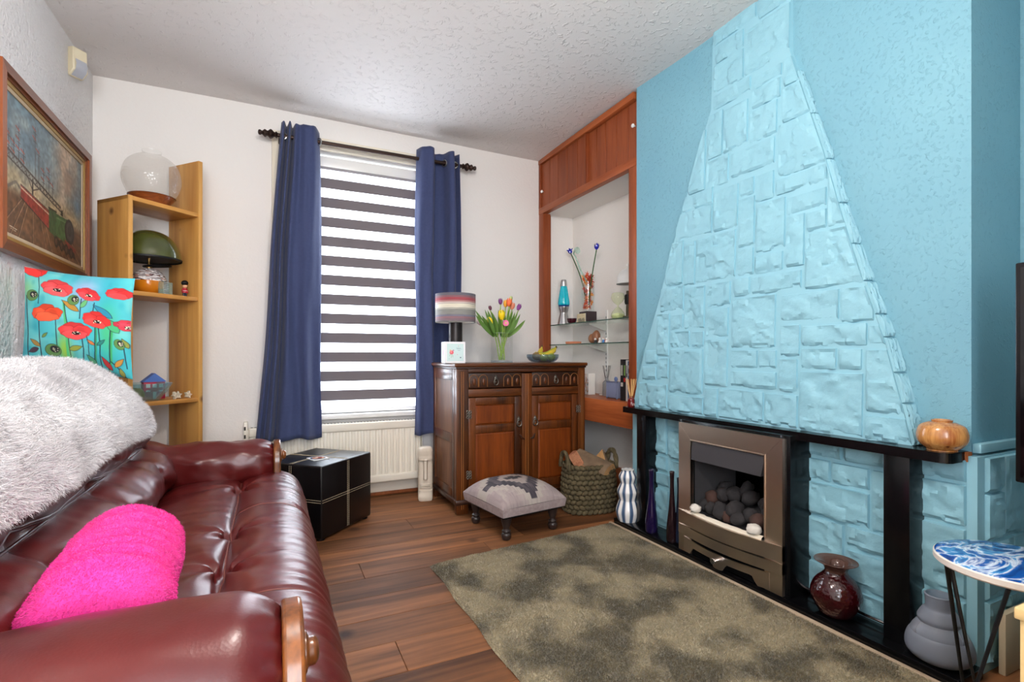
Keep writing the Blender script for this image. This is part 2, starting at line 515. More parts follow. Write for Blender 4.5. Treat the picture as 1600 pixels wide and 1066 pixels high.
M['radiator'] = mat('radiator', srgb(240, 233, 218), 0.35)
M['beige_wall'] = mat('beige_wall', srgb(196, 180, 150), 0.7)
M['leather'] = mat('leather', srgb(74, 13, 16), 0.35, var=(5, srgb(96, 25, 22), 0.5), bump=(240, 0.12, 0.001, 'voronoi'), bump2=(14, 0.18, 0.005), coat=0.08)
M['leather_seam'] = mat('leather_seam', srgb(120, 62, 50), 0.5)
M['leather_dark'] = mat('leather_dark', srgb(40, 10, 14), 0.6)
M['arm_wood'] = wood('arm_wood', srgb(76, 38, 13), srgb(136, 78, 33), 'z', 1.6, 0.28, coat=0.3)
M['pine'] = wood('pine', srgb(176, 118, 52), srgb(214, 160, 86), 'z', 0.9, 0.42, knots=(5.5, srgb(110, 64, 24)), rings=4)
M['pine_shelf'] = wood('pine_shelf', srgb(178, 118, 50), srgb(214, 156, 80), 'x', 0.9, 0.42, rings=4)
M['pale_pine'] = wood('pale_pine', srgb(206, 172, 112), srgb(228, 198, 140), 'z', 0.8, 0.45, rings=4)
M['oak'] = wood('oak', srgb(54, 26, 10), srgb(108, 56, 20), 'z', 1.2, 0.33, coat=0.15, spec=0.4)
M['oak_x'] = wood('oak_x', srgb(54, 26, 10), srgb(106, 56, 20), 'x', 1.2, 0.33, coat=0.15, spec=0.4)
M['oak_panel'] = wood('oak_panel', srgb(90, 38, 10), srgb(130, 62, 18), 'z', 1.5, 0.36, spec=0.4)
M['oak_side'] = wood('oak_side', srgb(84, 50, 30), srgb(122, 80, 52), 'z', 1.4, 0.5)
M['oak_dark'] = wood('oak_dark', srgb(36, 18, 9), srgb(68, 34, 15), 'x', 1.4, 0.35)
M['oak_line'] = mat('oak_line', srgb(150, 96, 48), 0.4)
M['pewter'] = mat('pewter', srgb(112, 107, 99), 0.42, 0.9, bump=(120, 0.3, 0.002))
M['brass'] = mat('brass', srgb(176, 140, 84), 0.3, 1.0)
M['black_paint'] = mat('black_paint', srgb(7, 7, 9), 0.2, var=(3, srgb(11, 12, 14), 0.4), bump=(30, 0.06, 0.002), spec=0.35)
M['black_soft'] = mat('black_soft', srgb(13, 12, 13), 0.5, spec=0.3)
M['cavity'] = mat('cavity', srgb(8, 8, 9), 0.9, spec=0.1)
M['steel'] = mat('steel', srgb(226, 210, 194), 0.29, 1.0, stretch=(1, 1, 60), bump=(12, 0.04, 0.001))
M['steel_y'] = mat('steel_y', srgb(226, 210, 194), 0.29, 1.0, stretch=(60, 1, 60), bump=(12, 0.04, 0.001))
M['chrome'] = mat('chrome', srgb(220, 220, 224), 0.12, 1.0)
M['silver'] = mat('silver', srgb(196, 196, 198), 0.28, 1.0)
M['coal'] = mat('coal', srgb(32, 30, 32), 0.95, var=(18, srgb(48, 44, 45), 0.5), bump=(60, 0.5, 0.003))
M['coal_brown'] = mat('coal_brown', srgb(66, 44, 37), 0.95, bump=(60, 0.5, 0.003))
M['ceramic_cream'] = mat('ceramic_cream', srgb(228, 216, 196), 0.8, bump=(40, 0.4, 0.004))
M['pebble_white'] = mat('pebble_white', srgb(216, 208, 196), 0.8, bump=(50, 0.4, 0.003))
M['curtain'] = mat('curtain', srgb(50, 60, 98), 0.85, sheen=0.1, bump=(260, 0.25, 0.001), var=(60, srgb(58, 69, 108), 0.4))
M['bronze'] = mat('bronze', srgb(58, 42, 36), 0.4, 0.7)
M['nickel'] = mat('nickel', srgb(180, 178, 174), 0.3, 1.0)
M['blind_dark'] = translucent('blind_dark', srgb(124, 117, 119), 0.03)
M['blind_sheer'] = translucent('blind_sheer', srgb(236, 238, 242), 0.55, see=0.45)
M['pane'] = glass('pane', (0.97, 0.985, 1, 1), 0.0, thin=0.05)
M['faux_black'] = mat('faux_black', srgb(10, 9, 11), 0.33, bump=(200, 0.15, 0.001, 'voronoi'))
M['stitch'] = mat('stitch', srgb(186, 170, 142), 0.7)
M['plaster_stone'] = mat('plaster_stone', srgb(222, 212, 196), 0.9, bump=(55, 0.4, 0.004), var=(8, srgb(205, 192, 174), 0.5))
M['print'] = mat('print', (1, 1, 1, 1), 0.7, attr='print')
M['print_cloth'] = mat('print_cloth', (1, 1, 1, 1), 0.85, attr='print', bump=(300, 0.2, 0.001), sheen=0.1)
M['print_wool'] = mat('print_wool', (1, 1, 1, 1), 0.95, attr='print', bump=(170, 0.6, 0.003), stretch=(1, 0.3, 1))
M['print_oil'] = mat('print_oil', (1, 1, 1, 1), 0.45, attr='print', bump=(90, 0.15, 0.001))
M['print_gloss'] = mat('print_gloss', (1, 1, 1, 1), 0.15, attr='print')
M['frame_wood'] = wood('frame_wood', srgb(84, 38, 18), srgb(122, 62, 30), 'y', 1.3, 0.35, coat=0.2)
M['frame_wood_z'] = wood('frame_wood_z', srgb(112, 52, 22), srgb(150, 78, 36), 'z', 1.3, 0.35, coat=0.2)
M['gold'] = mat('gold', srgb(176, 144, 86), 0.4, 0.8, bump=(200, 0.2, 0.001))
M['linen'] = mat('linen', srgb(190, 168, 140), 0.8)
M['cloth_white'] = mat('cloth_white', srgb(232, 228, 220), 0.9, bump=(260, 0.3, 0.001))
M['fur_white'] = mat('fur_white', srgb(248, 246, 247), 0.9, var=(9, srgb(220, 216, 218), 0.8), stretch=(1, 0.5, 1), sss=0.0)
M['fur_base'] = mat('fur_base', srgb(238, 234, 235), 0.95)
M['pink'] = mat('pink', srgb(238, 48, 152), 0.9, sheen=0.1, bump=(140, 0.5, 0.003), var=(7, srgb(246, 70, 170), 0.5))
M['plastic_cream'] = mat('plastic_cream', srgb(228, 216, 186), 0.5)
M['lens_grey'] = mat('lens_grey', srgb(176, 178, 186), 0.35, bump=(160, 0.3, 0.001))
# ------------------------------------------------------------------ the room shell
floor = struct('floor', box(XL-0.3, XA+0.3, YR-0.3, YB+0.35, -0.06, -0.014), M['floor_gap'])
PW = 0.178
row = 0
y = 1.53 - PW*17
joints = {0: 0.375, 1: 1.15, 2: -0.35, 3: 0.80}
while y < YB - 0.01:
    y1 = min(y+PW, YB)
    k = round((y-1.53)/PW)
    js = [-0.9, {0: 0.38, 4: 0.37}.get(k, joints[k % 4]+rnd.uniform(-0.12, 0.12)), XA]
    if k % 3 == 1: js.insert(2, js[1]+0.62)
    js = [j for j in js if j <= XA]
    js[0] = XL
    for a, b in zip(js[:-1], js[1:]):
        if y1-y < 0.02 or b-a < 0.03: continue
        z = rnd.uniform(-0.0012, 0.0)
        S('floor_board', box(a+0.0006, b-0.0006, y+0.0006, y1-0.0006, -0.02, z, 0.0014, 1), M['floor'], floor)
    y = y1

ceiling = struct('ceiling', grid(40, 50, lambda u, v: (lerp(XL-0.2, XA+0.3, u), lerp(YB+0.2, YR-0.2, v),
            ZC + 0.010*nz(u*3.1, v*4.2, 2.0) + 0.010*math.sin((u*1.2+v*5.1)*4))), M['ceiling'])
# left wall, gently uneven plaster
struct('wall_left', grid(50, 26, lambda u, v: (XL+0.004*nz(u*9, v*5, 1), lerp(YB+0.2, YR-0.2, u), lerp(-0.05, ZC+0.06, v))), M['wall_left'])
# back wall with the window opening
WX0, WX1, WZ0, WZ1 = 0.09, 1.10, 0.57, 2.30
struct('wall_back', join(box(XL-0.2, WX0, YB, YB+0.28, -0.05, ZC+0.06), box(WX1, XA+0.3, YB, YB+0.28, -0.05, ZC+0.06),
                         box(WX0, WX1, YB, YB+0.28, -0.05, WZ0), box(WX0, WX1, YB, YB+0.28, WZ1, ZC+0.06)), M['wall_white'])
struct('wall_alcove', box(XA, XA+0.2, YC1-0.02, YB+0.1, -0.05, ZC+0.06), M['alcove_white'])
struct('wall_right', box(XA, XA+0.2, YR-0.2, YC0+0.02, -0.05, ZC+0.06), M['blue_rough'])
# wall behind the camera with its window
struct('wall_rear', join(box(XL-0.2, -0.82, YR-0.2, YR, -0.05, ZC+0.06), box(0.32, XA+0.3, YR-0.2, YR, -0.05, ZC+0.06),
                         box(-0.82, 0.32, YR-0.2, YR, -0.05, 0.68), box(-0.82, 0.32, YR-0.2, YR, 2.22, ZC+0.06)), M['wall_white'])
struct('wall_light_blocker', box(0.72, XA+0.1, YR-0.1, -0.42, -0.05, ZC+0.06), M['wall_white'])  # added unseen wall block, keeps rear window light off the chimney return
w2 = struct('window_2', join(box(-0.82, 0.32, YR-0.12, YR-0.06, 0.68, 0.74), box(-0.82, 0.32, YR-0.12, YR-0.06, 2.16, 2.22),
                             box(-0.82, -0.76, YR-0.12, YR-0.06, 0.74, 2.16), box(0.26, 0.32, YR-0.12, YR-0.06, 0.74, 2.16),
                             box(-0.28, -0.22, YR-0.12, YR-0.06, 0.74, 2.16)), M['white_gloss'])
S('pane', box(-0.76, -0.28, YR-0.095, YR-0.09, 0.74, 2.16), M['pane'], w2)
S('pane', box(-0.22, 0.26, YR-0.095, YR-0.09, 0.74, 2.16), M['pane'], w2)

# chimney breast: block with the fire recess cut into it
RY0, RY1, RZ = 1.345, 1.815, 0.57
breast = struct('wall_chimney_breast', join(
    box(XR, XA+0.3, YC0, RY0, 0-0.05, ZC+0.06), box(XR, XA+0.3, RY1, YC1, -0.05, ZC+0.06),
    box(XR, XA+0.3, RY0, RY1, RZ, ZC+0.06), box(XR+0.22, XA+0.3, RY0, RY1, -0.05, RZ)), M['blue_rough'])
# sloping stone chimney on the breast: p = how far the stone face stands out from the wall
PA, PB = 0.062, 0.026                      # p = PA - PB*(z-0.67)
def proud(z): return PA - PB*(z-0.67)
def trapL(z): return interp([0.60, 0.675, 0.964, 1.327, 1.553, 1.767, 1.993, 2.139, 3.0], [2.343, 2.332, 2.248, 2.10, 2.029, 1.942, 1.859, 1.795, 1.79], z)
def trapR(z): return interp([0.60, 0.765, 1.004, 1.226, 1.479, 1.75, 1.974, 2.203, 3.0], [0.905, 0.942, 1.004, 1.079, 1.156, 1.232, 1.304, 1.377, 1.377], z)
bz = [0.645, 0.80, 1.0, 1.25, 1.5, 1.75, 1.97, 2.14, 2.20, 2.52]
bv, bf = [], []
for z in bz:
    f = XR-(proud(z)-0.006)
    bv += [(XR+0.01, trapL(z), z), (f, trapL(z)-0.006, z), (f, trapR(z)+0.006, z), (XR+0.01, trapR(z), z)]
for i in range(len(bz)-1):
    a, b = i*4, i*4+4
    for k in range(3): bf.append((a+k, a+k+1, b+k+1, b+k))
bf += [(3, 2, 1, 0), tuple(range(len(bz)*4-4, len(bz)*4))]
S('mortar_backing', (bv, bf), M['blue_paint'], breast, smooth=30)

def stone_mesh(a0, a1, z0, z1, face, lo, hi, seed, amp=1.0):
    """Rock-faced stone between a0<a1 and z0<z1; face(a,z,h)->xyz puts it on its wall; lo/hi(z) clip its sides."""
    w, h = a1-a0, z1-z0
    nu = int(min(26, max(8, w/0.008))); nv = int(min(26, max(8, h/0.008)))
    def warp(n, L):
        e_ = min(0.18, 0.0022/L)
        return [0.0, e_]+[e_+(1-2*e_)*k/(n-3) for k in range(1, n-3)]+[1-e_, 1.0]
    U_, V_ = warp(nu, max(w, 0.01)), warp(nv, max(h, 0.01))
    def fn(u, v):
        iu, iv = round(u*(nu-1)), round(v*(nv-1))
        z = lerp(z0, z1, V_[iv])
        l, r = max(a0, lo(z)), min(a1, hi(z))
        if r < l+0.004: r = l+0.004
        a = lerp(l, r, U_[iu])
        if iu in (0, nu-1) or iv in (0, nv-1): return face(a, z, -0.003)
        e = min(a-l, r-a, z1-z)
        eb = (z-z0) - 0.016*max(0.0, 0.30+nz(a*24, seed, 3.3))
        t = fbm(a*7+seed*1.7, z*7-seed, seed); t2 = fbm(a*13-seed, z*17, seed*2.1)
        st = 0.0058*(smooth(-0.05, 0.05, t)-0.5) + 0.0044*(smooth(-0.04, 0.04, t2)-0.5) + 0.0050*nz(a*5, z*5, seed) + 0.0022*nz(a*45, z*45, seed)
        hgt = lerp(0.0030, 0.0110, smooth(0.0, 0.004, eb)) + st*amp*smooth(0.0, 0.012, e)
        return face(a, z, hgt)
    return grid(nu, nv, fn)

def pix_stone(x0, x1, yt, yb, i, plane='front'):
    # pixel frame of one stone -> extents on the sloping stone plane
    def hit(px, py):
        r = ray(px, py)
        if plane == 'front':       # x = XR - (PA - PB*(z-0.67)), z = CAMZ + t*r.z
            t = (XR-PA+PB*(CAMZ-0.67))/(r.x-PB*r.z)
        else: t = (XR-0.040)/r.x
        return Vector((0, 0, CAMZ)) + r*t
    A = hit(x0, yt); B = hit(x0, yb); Cc = hit(x1, yt)
    return Cc.y+0.0015, A.y-0.0015, B.z+0.0015, A.z-0.0015

STONES = [  # x0, x1, top, bottom (photo pixels, at the left edge)
 (1116,1182,-40,72),(1185,1240,-60,31),(1117,1161,74,102),(1164,1239,49,120),(1115,1161,104,149),(1114,1172,151,174),
 (1178,1221,121,141),(1174,1219,143,173),(1224,1252,92,137),(1222,1268,139,194),(1106,1129,182,251),(1130,1168,173,242),
 (1171,1214,175,226),(1216,1292,196,279),(1076,1102,215,306),(1103,1138,254,300),(1142,1210,241,280),(1156,1178,282,310),
 (1180,1209,275,318),(1212,1292,281,307),(1294,1330,246,355),(1066,1113,309,335),(1115,1153,299,364),(1154,1179,312,388),
 (1181,1227,320,397),(1230,1291,309,337),(1260,1291,332,364),(1228,1257,339,419),(1056,1112,337,380),(1040,1067,382,449),
 (1069,1086,380,448),(1088,1149,374,443),(1152,1177,391,433),(1179,1223,400,430),(1032,1068,451,490),(1070,1101,450,516),
 (1105,1141,444,481),(1145,1171,436,465),(1174,1252,433,462),(1258,1358,366,454),(1220,1311,461,506),(1314,1366,450,506),
 (1143,1212,467,545),(1103,1138,483,528),(1026,1046,491,557),(1048,1067,492,516),(1047,1077,518,544),(1080,1099,518,544),
 (1046,1098,546,614),(1101,1137,530,603),(1142,1183,547,576),(1185,1213,547,577),(1141,1213,579,605),(1217,1246,560,612),
 (1219,1250,508,558),(1008,1027,547,570),(1003,1025,572,595),(1027,1044,559,595),(998,1042,597,645),(1044,1098,616,652),
 (1100,1121,605,659),(1123,1193,607,662),(1195,1246,614,674),(1252,1355,509,542),(1357,1392,508,542),(1251,1307,544,577),
 (1310,1347,545,578),(1249,1349,580,684),(1353,1420,546,645),(1351,1432,648,702)]
for i, st in enumerate(STONES):
    a0, a1, z0, z1 = pix_stone(*st, i)
    z0 = max(z0, 0.668); z1 = min(z1, ZC-0.004)
    lo = lambda z: trapR(z)+0.004
    hi = lambda z: trapL(z)-0.004
    zm = (z0+z1)/2
    if min(a1, hi(zm)) - max(a0, lo(zm)) < 0.01 or z1-z0 < 0.01: continue
    S('stone', stone_mesh(a0, a1, z0, z1, lambda a, z, h: (XR-proud(z)+0.010-h, a, z), lo, hi, i*3.17+1), M['blue_stone'], breast, smooth=26)

for i, (z0, z1) in enumerate([(0.668, 0.80), (0.803, 0.90), (0.903, 1.02), (1.023, 1.10), (1.103, 1.22), (1.223, 1.36), (1.363, 1.52), (1.523, 1.70), (1.703, 1.90), (1.903, 2.10)]):
    S('edge_stone', stone_mesh(0.0, 1.0, z0, z1, lambda a, z, h: (XR-proud(z)+0.004+a*(proud(z)-0.004), trapR(z)+0.004*(1-a)-0.002-h*0.7, z), lambda z: 0.0, lambda z: 1.0, i*2.7+150, 1.2), M['blue_stone'], breast, smooth=26)

LOW = [(1262,1313,680,711),(1317,1384,690,721),(1261,1296,714,747),(1299,1357,722,755),(1361,1384,734,832),(1262,1357,750,801),
 (1262,1317,804,870),(1321,1384,820,853),(1321,1384,857,912),(1262,1317,873,935),(1319,1384,916,975),(1434,1508,708,742),
 (1434,1508,745,806),(1434,1508,810,913),(1434,1508,917,1000),(1015,1041,645,705),(1043,1070,648,669),(1043,1070,672,716),
 (1015,1041,708,731),(1015,1045,734,755),(1015,1044,758,822),(1047,1070,719,800)]
S('mortar_backing', join(box(XR-0.028, XR+0.01, YC0, RY0-0.02, 0, 0.66), box(XR-0.028, XR+0.01, RY1+0.02, YC1, 0, 0.66),
                         box(XR-0.028, XA+0.005, YC0-0.026, YC0+0.001, 0, 0.655)), M['blue_paint'], breast)
for i, st in enumerate(LOW):
    a0, a1, z0, z1 = pix_stone(*st, i, 'low')
    z0 = max(z0, 0.037); z1 = min(z1, 0.643)
    S('stone', stone_mesh(a0, a1, z0, z1, lambda a, z, h: (XR-0.029-h, a, z), lambda z: -9, lambda z: 9, i*2.3+77), M['blue_stone'], breast, smooth=26)
for i, (x0, x1, z0, z1) in enumerate([(1.945, 2.04, 0.545, 0.650), (2.045, 2.24, 0.40, 0.650), (1.945, 2.04, 0.40, 0.54), (1.945, 2.10, 0.22, 0.395), (2.105, 2.24, 0.22, 0.395), (1.945, 2.08, 0.03, 0.215), (2.085, 2.24, 0.03, 0.215)]):
    S('stone', stone_mesh(x0, x1, z0, z1, lambda a, z, h: (a, YC0-0.027-h, z), lambda z: -9, lambda z: 9, i*1.9+31, 1.0), M['blue_stone'], breast, smooth=26)
struct('trim_1', box(XR+0.004, XA, YC0-0.022, YC0, 0.662, 0.690, 0.003), M['blue_paint'])
struct('trim_2', box(XR+0.05, XA, YC0-0.062, YC0-0.044, 0.0, 0.185, 0.004), M['beige_wall'])
struct('trim_3', box(1.746, 1.764, 0.62, 2.38, -0.002, 0.010, 0.003), mat('pale_strip', srgb(186, 164, 138), 0.7))

# skirting
struct('baseboard_back', box(XL, 1.02, YB-0.018, YB, 0.022, 0.115, 0.004), M['skirt_white'])
struct('baseboard_back_strip', box(XL, 1.02, YB-0.022, YB-0.002, 0.0, 0.022, 0.002), M['skirt_wood'])
struct('baseboard_alcove', box(XA-0.022, XA, YC1, YB, 0.0, 0.165, 0.004), M['skirt_wood'])
struct('baseboard_left', box(XL, XL+0.018, YR, YB, 0.0, 0.11, 0.004), M['skirt_white'])

# ------------------------------------------------------------------ window in the back wall
win = bpy.data.objects.new('window_1', None); COL.objects.link(win); win['kind'] = 'structure'
ar = 0.078
S('architrave', box(WX0-ar, WX0, YB-0.022, YB, WZ0, WZ1+ar, 0.005), M['cream_gloss'], win)
S('architrave', box(WX1, WX1+ar, YB-0.022, YB, WZ0, WZ1+ar, 0.005), M['cream_gloss'], win)
S('architrave', box(WX0, WX1, YB-0.022, YB, WZ1, WZ1+ar, 0.005), M['cream_gloss'], win)
S('window_sill', box(WX0-0.10, WX1+0.10, YB-0.055, YB+0.20, WZ0-0.030, WZ0, 0.006), M['white_gloss'], win)
fr = S('window_frame', join(box(WX0, WX1, YB+0.16, YB+0.22, WZ0, WZ0+0.06), box(WX0, WX1, YB+0.16, YB+0.22, WZ1-0.06, WZ1),
       box(WX0, WX0+0.06, YB+0.16, YB+0.22, WZ0+0.06, WZ1-0.06), box(WX1-0.06, WX1, YB+0.16, YB+0.22, WZ0+0.06, WZ1-0.06),
       box(WX0+0.06, WX1-0.06, YB+0.16, YB+0.22, 1.62, 1.67)), M['white_gloss'], win)
S('pane', box(WX0+0.06, WX1-0.06, YB+0.188, YB+0.192, WZ0+0.06, 1.62), M['pane'], win)
S('pane', box(WX0+0.06, WX1-0.06, YB+0.188, YB+0.192, 1.67, WZ1-0.06), M['pane'], win)
# ------------------------------------------------------------------ striped day-and-night blind
bl = thing('roller_blind', 'day and night roller blind with grey and sheer stripes in the window', 'blind', (0, YB+0.012, 0))
bx0, bx1 = WX0+0.012, WX1-0.012
S('head_box', box(bx0, bx1, -0.004, 0.07, 2.20, 2.275, 0.008), M['white_gloss'], bl)
S('fascia', box(bx0, bx1, -0.007, -0.003, 2.185, 2.205, 0.002), mat('blind_fascia', srgb(150, 146, 150), 0.5), bl)
for k in range(12):
    z0 = 0.657+0.128*k
    S('opaque_band', box(bx0+0.004, bx1-0.004, 0.004, 0.0056, z0, z0+0.068), M['blind_dark'], bl)
    if k < 12:
        S('sheer_band', box(bx0+0.004, bx1-0.004, 0.0045, 0.0051, z0+0.068, min(z0+0.128, 2.20)), M['blind_sheer'], bl)
S('sheer_band', box(bx0+0.004, bx1-0.004, 0.0045, 0.0051, 0.600, 0.657), M['blind_sheer'], bl)
S('bottom_bar', box(bx0, bx1, -0.008, 0.014, 0.572, 0.602, 0.006), M['white_gloss'], bl)

# ------------------------------------------------------------------ curtain pole and curtains
YROD, ZROD = YB-0.105, 2.315
RX0, RX1 = 0.045, 1.245
rod = thing('curtain_pole', 'dark bronze curtain pole with turned finials above the window', 'curtain pole', (0, YROD, ZROD))
S('pole', xf(lathe([(0.0125, 0), (0.0125, RX1-RX0)], 20), (RX0, 0, 0), (0, R(90), 0)), M['bronze'], rod)
fin = sprof([(0.012, 0), (0.020, 0.008), (0.014, 0.018), (0.026, 0.032), (0.028, 0.042), (0.016, 0.056), (0.021, 0.066), (0.022, 0.074), (0.011, 0.086), (0.016, 0.096), (0.013, 0.106), (0.0, 0.110)], 3)
S('finial', xf(lathe(fin, 20), (RX0, 0, 0), (0, R(-90), 0)), M['bronze'], rod)
S('finial', xf(lathe(fin, 20), (RX1, 0, 0), (0, R(90), 0)), M['bronze'], rod)
for bxk in (RX0+0.012, RX1-0.012):
    S('bracket', join(tube([(bxk, 0, -0.002), (bxk, 0.05, -0.012), (bxk, 0.104, -0.02)], 0.008, 10),
                      xf(lathe([(0.024, 0), (0.024, 0.008), (0.0, 0.008)], 16), (bxk, 0.104, -0.02), (R(90), 0, 0))), M['bronze'], rod)

def curtain(name, label, xt0, xt1, xb0, xb1, ztop, zbot, folds, seed, eyelets, amp=0.042):
    t = thing(name, label, 'curtain', (0, YROD, 0), group='navy eyelet curtains')
    # fold phase along the width: folds=[(u, y offset)] at the heading, looser below
    us = [f[0] for f in folds]; ys = [f[1] for f in folds]
    cs = spline(list(zip(us, ys)), 8)
    cu = [c[0] for c in cs]; cy = [c[1] for c in cs]
    def fn(u, v):
        z = lerp(zbot, ztop, v)
        k = 1-v
        x0 = lerp(xb0, xt0, v**0.9); x1 = lerp(xb1, xt1, v)
        w = u + 0.014*math.sin(9*v+seed)*k
        yy = interp(cu, cy, min(max(w, 0), 1))
        soft = lerp(1.0, 0.72, k)
        y = yy*soft - 0.030*k + 0.012*k*nz(u*5, v*2.5, seed) + 0.004*nz(u*11, v*9, seed) + 0.016*smooth(0.15, 0.9, k)*math.sin(u*21+seed+1.2*math.sin(v*3))
        # shoulders of the heading sag between eyelets
        zt = 0.0
        if v > 0.93: zt = -0.008*abs(math.sin(u*math.pi*3+seed))*(v-0.93)/0.07
        hem = 0.008*math.sin(u*11+seed)*smooth(0.1, 0, v)
        x = lerp(x0, x1, u) + 0.010*nz(u*4, v*3.2, seed+5)*k + 0.006*math.sin(v*7+u*3)
        return (x, y, z+zt+hem)
    V, Fc = grid(90, 70, fn)
    o = S('drape', (V, Fc), M['curtain'], t, smooth=180)
    md = o.modifiers.new('cloth_thickness', 'SOLIDIFY'); md.thickness = 0.0025; md.offset = 0
    # turned-up hem along the bottom
    for (ex, ey, ang) in eyelets:
        ring = [(0, 0.021*math.cos(a*math.pi/12), 0.021*math.sin(a*math.pi/12)) for a in range(24)]
        S('eyelet', xf(tube(ring, 0.0042, 8, closed=True), (ex, ey, ZROD), (0, 0, ang)), M['nickel'], t)
    return t
curtain('curtain', 'navy blue eyelet curtain hanging left of the blind, above the black cube', 0.062, 0.292, -0.075, 0.298, 2.395, 0.44,
        [(0, -0.02), (0.06, -0.05), (0.13, 0.035), (0.2, -0.055), (0.27, 0.04), (0.34, -0.045), (0.46, -0.03), (0.62, -0.052), (0.8, -0.05), (0.93, -0.005), (1, 0.04)], 1.3,
        [(0.283, -0.004, R(35)), (0.075, 0.0, R(70)), (0.15, 0, R(60))])
curtain('curtain', 'navy blue eyelet curtain hanging right of the blind, beside the striped lamp', 0.918, 1.222, 0.895, 1.235, 2.395, 0.42,
        [(0, 0.03), (0.07, -0.04), (0.2, -0.055), (0.33, -0.05), (0.42, 0.04), (0.52, 0.05), (0.64, 0.03), (0.72, -0.045), (0.83, -0.05), (0.92, 0.03), (1, -0.02)], 4.1,
        [(0.937, -0.005, R(28)), (1.115, 0.002, R(30)), (1.19, 0, R(70))])

# ------------------------------------------------------------------ radiator
rad = thing('radiator', 'white ribbed panel radiator below the window', 'radiator', (0, YB, 0))
rx0, rx1, rz0, rz1 = -0.115, 0.955, 0.105, 0.515
def rad_front(u, v):
    x = lerp(rx0+0.012, rx1-0.012, u)
    rib = 0.5+0.5*math.cos(u*2*math.pi*27)
    yy = -0.082 - 0.009*smooth(0.25, 0.75, rib)*smooth(0.0, 0.06, v)*smooth(1.0, 0.94, v)
    return (x, yy, lerp(rz0+0.045, rz1-0.05, v))
S('front_panel', grid(27*12+1, 8, rad_front), M['radiator'], rad, smooth=50)
S('top_rail', box(rx0, rx1, -0.095, -0.070, rz1-0.055, rz1, 0.010, 3), M['radiator'], rad)
S('bottom_rail', box(rx0, rx1, -0.095, -0.070, rz0, rz0+0.05, 0.010, 3), M['radiator'], rad)
S('back_panel', box(rx0, rx1, -0.068, -0.040, rz0, rz1, 0.008), M['radiator'], rad)
S('side_grille', box(rx0-0.006, rx0, -0.088, -0.042, rz0+0.01, rz1-0.01, 0.002), M['radiator'], rad)
S('side_grille', box(rx1, rx1+0.006, -0.088, -0.042, rz0+0.01, rz1-0.01, 0.002), M['radiator'], rad)
S('top_grille', join(*[box(rx0+0.01+k*0.021, rx0+0.022+k*0.021, -0.069, -0.041, rz1-0.003, rz1+0.001) for k in range(50)]), mat('grille_grey', srgb(150, 148, 144), 0.5), rad, kind='stuff')
for zz in (rz0+0.03,):
    S('supply_pipe', tube([(rx1+0.006, -0.06, zz), (rx1+0.045, -0.06, zz), (rx1+0.05, -0.06, zz-0.005), (rx1+0.05, -0.06, 0.0)], 0.0085, 10), M['radiator'], rad)
S('valve', xf(lathe(sprof([(0.010, 0), (0.016, 0.004), (0.017, 0.05), (0.012, 0.06), (0, 0.062)], 3), 16), (rx1+0.05, -0.06, 0.10)), M['white_gloss'], rad)
hole_m = mat('bracket_dark', srgb(52, 48, 46), 0.7)
S('wall_bracket', box(rx0-0.028, rx0-0.007, -0.055, -0.0, 0.36, 0.55, 0.002), M['radiator'], rad)
for zz in (0.40, 0.45, 0.50): S('bracket_slot', box(rx0-0.026, rx0-0.016, -0.057, -0.054, zz, zz+0.022), hole_m, rad)

# ------------------------------------------------------------------ fitted alcove joinery
cup = thing('alcove_cupboard', 'brown boarded wall cupboard with sliding doors over the alcove', 'cupboard', (XP, 0, 0))
FZ = 2.075
S('top_rail', box(-0.022, 0.02, YC1+0.02, YB, ZC-0.045, ZC-0.004, 0.003), M['panel_wood_y'], cup)
S('bottom_rail', box(-0.018, 0.03, YC1+0.0, YB, FZ-0.005, FZ+0.045, 0.003), M['panel_wood_y'], cup)
S('side_strip', box(-0.018, 0.02, YB-0.025, YB, FZ+0.045, ZC-0.045, 0.002), M['panel_wood'], cup)
def sliding(y0, y1, x, cuts):
    d = S('sliding_door', box(x+0.006, x+0.016, y0, y1, FZ+0.045, ZC-0.045), M['panel_wood'], cup)
    ys = [y0]+cuts+[y1]
    for a, b in zip(ys[:-1], ys[1:]):
        S('plank', box(x, x+0.008, a+0.0022, b-0.0022, FZ+0.046, ZC-0.046, 0.0016, 1), M['panel_wood'], d)
    return d
sliding(2.885, 3.525, -0.002, [3.01, 3.145, 3.275, 3.40])
sliding(2.375, 2.925, 0.012, [2.47, 2.585, 2.70, 2.80])
S('door_edge', box(-0.012, 0.004, 2.893, 2.907, FZ+0.045, ZC-0.045, 0.002), M['panel_wood'], cup)
for (ky, kz) in ((3.50, 2.245), (2.392, 2.31)):
    S('knob', xf(lathe(sprof([(0.004, 0), (0.005, 0.006), (0.011, 0.012), (0.012, 0.018), (0.006, 0.024), (0, 0.025)], 3), 16), (-0.001, ky, kz), (0, R(-90), 0)), M['white_gloss'], cup)
S('soffit', box(0.0, XA-XP, YC1+0.005, YB, FZ+0.004, FZ+0.018), M['alcove_white'], cup)
S('upright', box(-0.016, 0.05, YB-0.072, YB, 0.67, FZ-0.005, 0.003), M['panel_wood'], cup)
S('upright_inner', box(0.05, 0.075, YB-0.035, YB, 0.67, FZ-0.005, 0.002), M['panel_wood'], cup)
S('upright', box(-0.016, 0.05, YC1, YC1+0.072, 0.67, FZ-0.005, 0.003), M['panel_wood'], cup)
low = thing('alcove_shelf', 'deep brown wooden shelf boxed in low across the alcove', 'shelf', (XP, 0, 0))
S('shelf_board', box(0.0, XA-XP, YC1+0.003, YB, 0.645, 0.670, 0.002), M['panel_wood_y'], low)
S('front_board', box(-0.012, 0.012, YC1+0.003, YB, 0.520, 0.672, 0.003), M['panel_wood_y'], low)
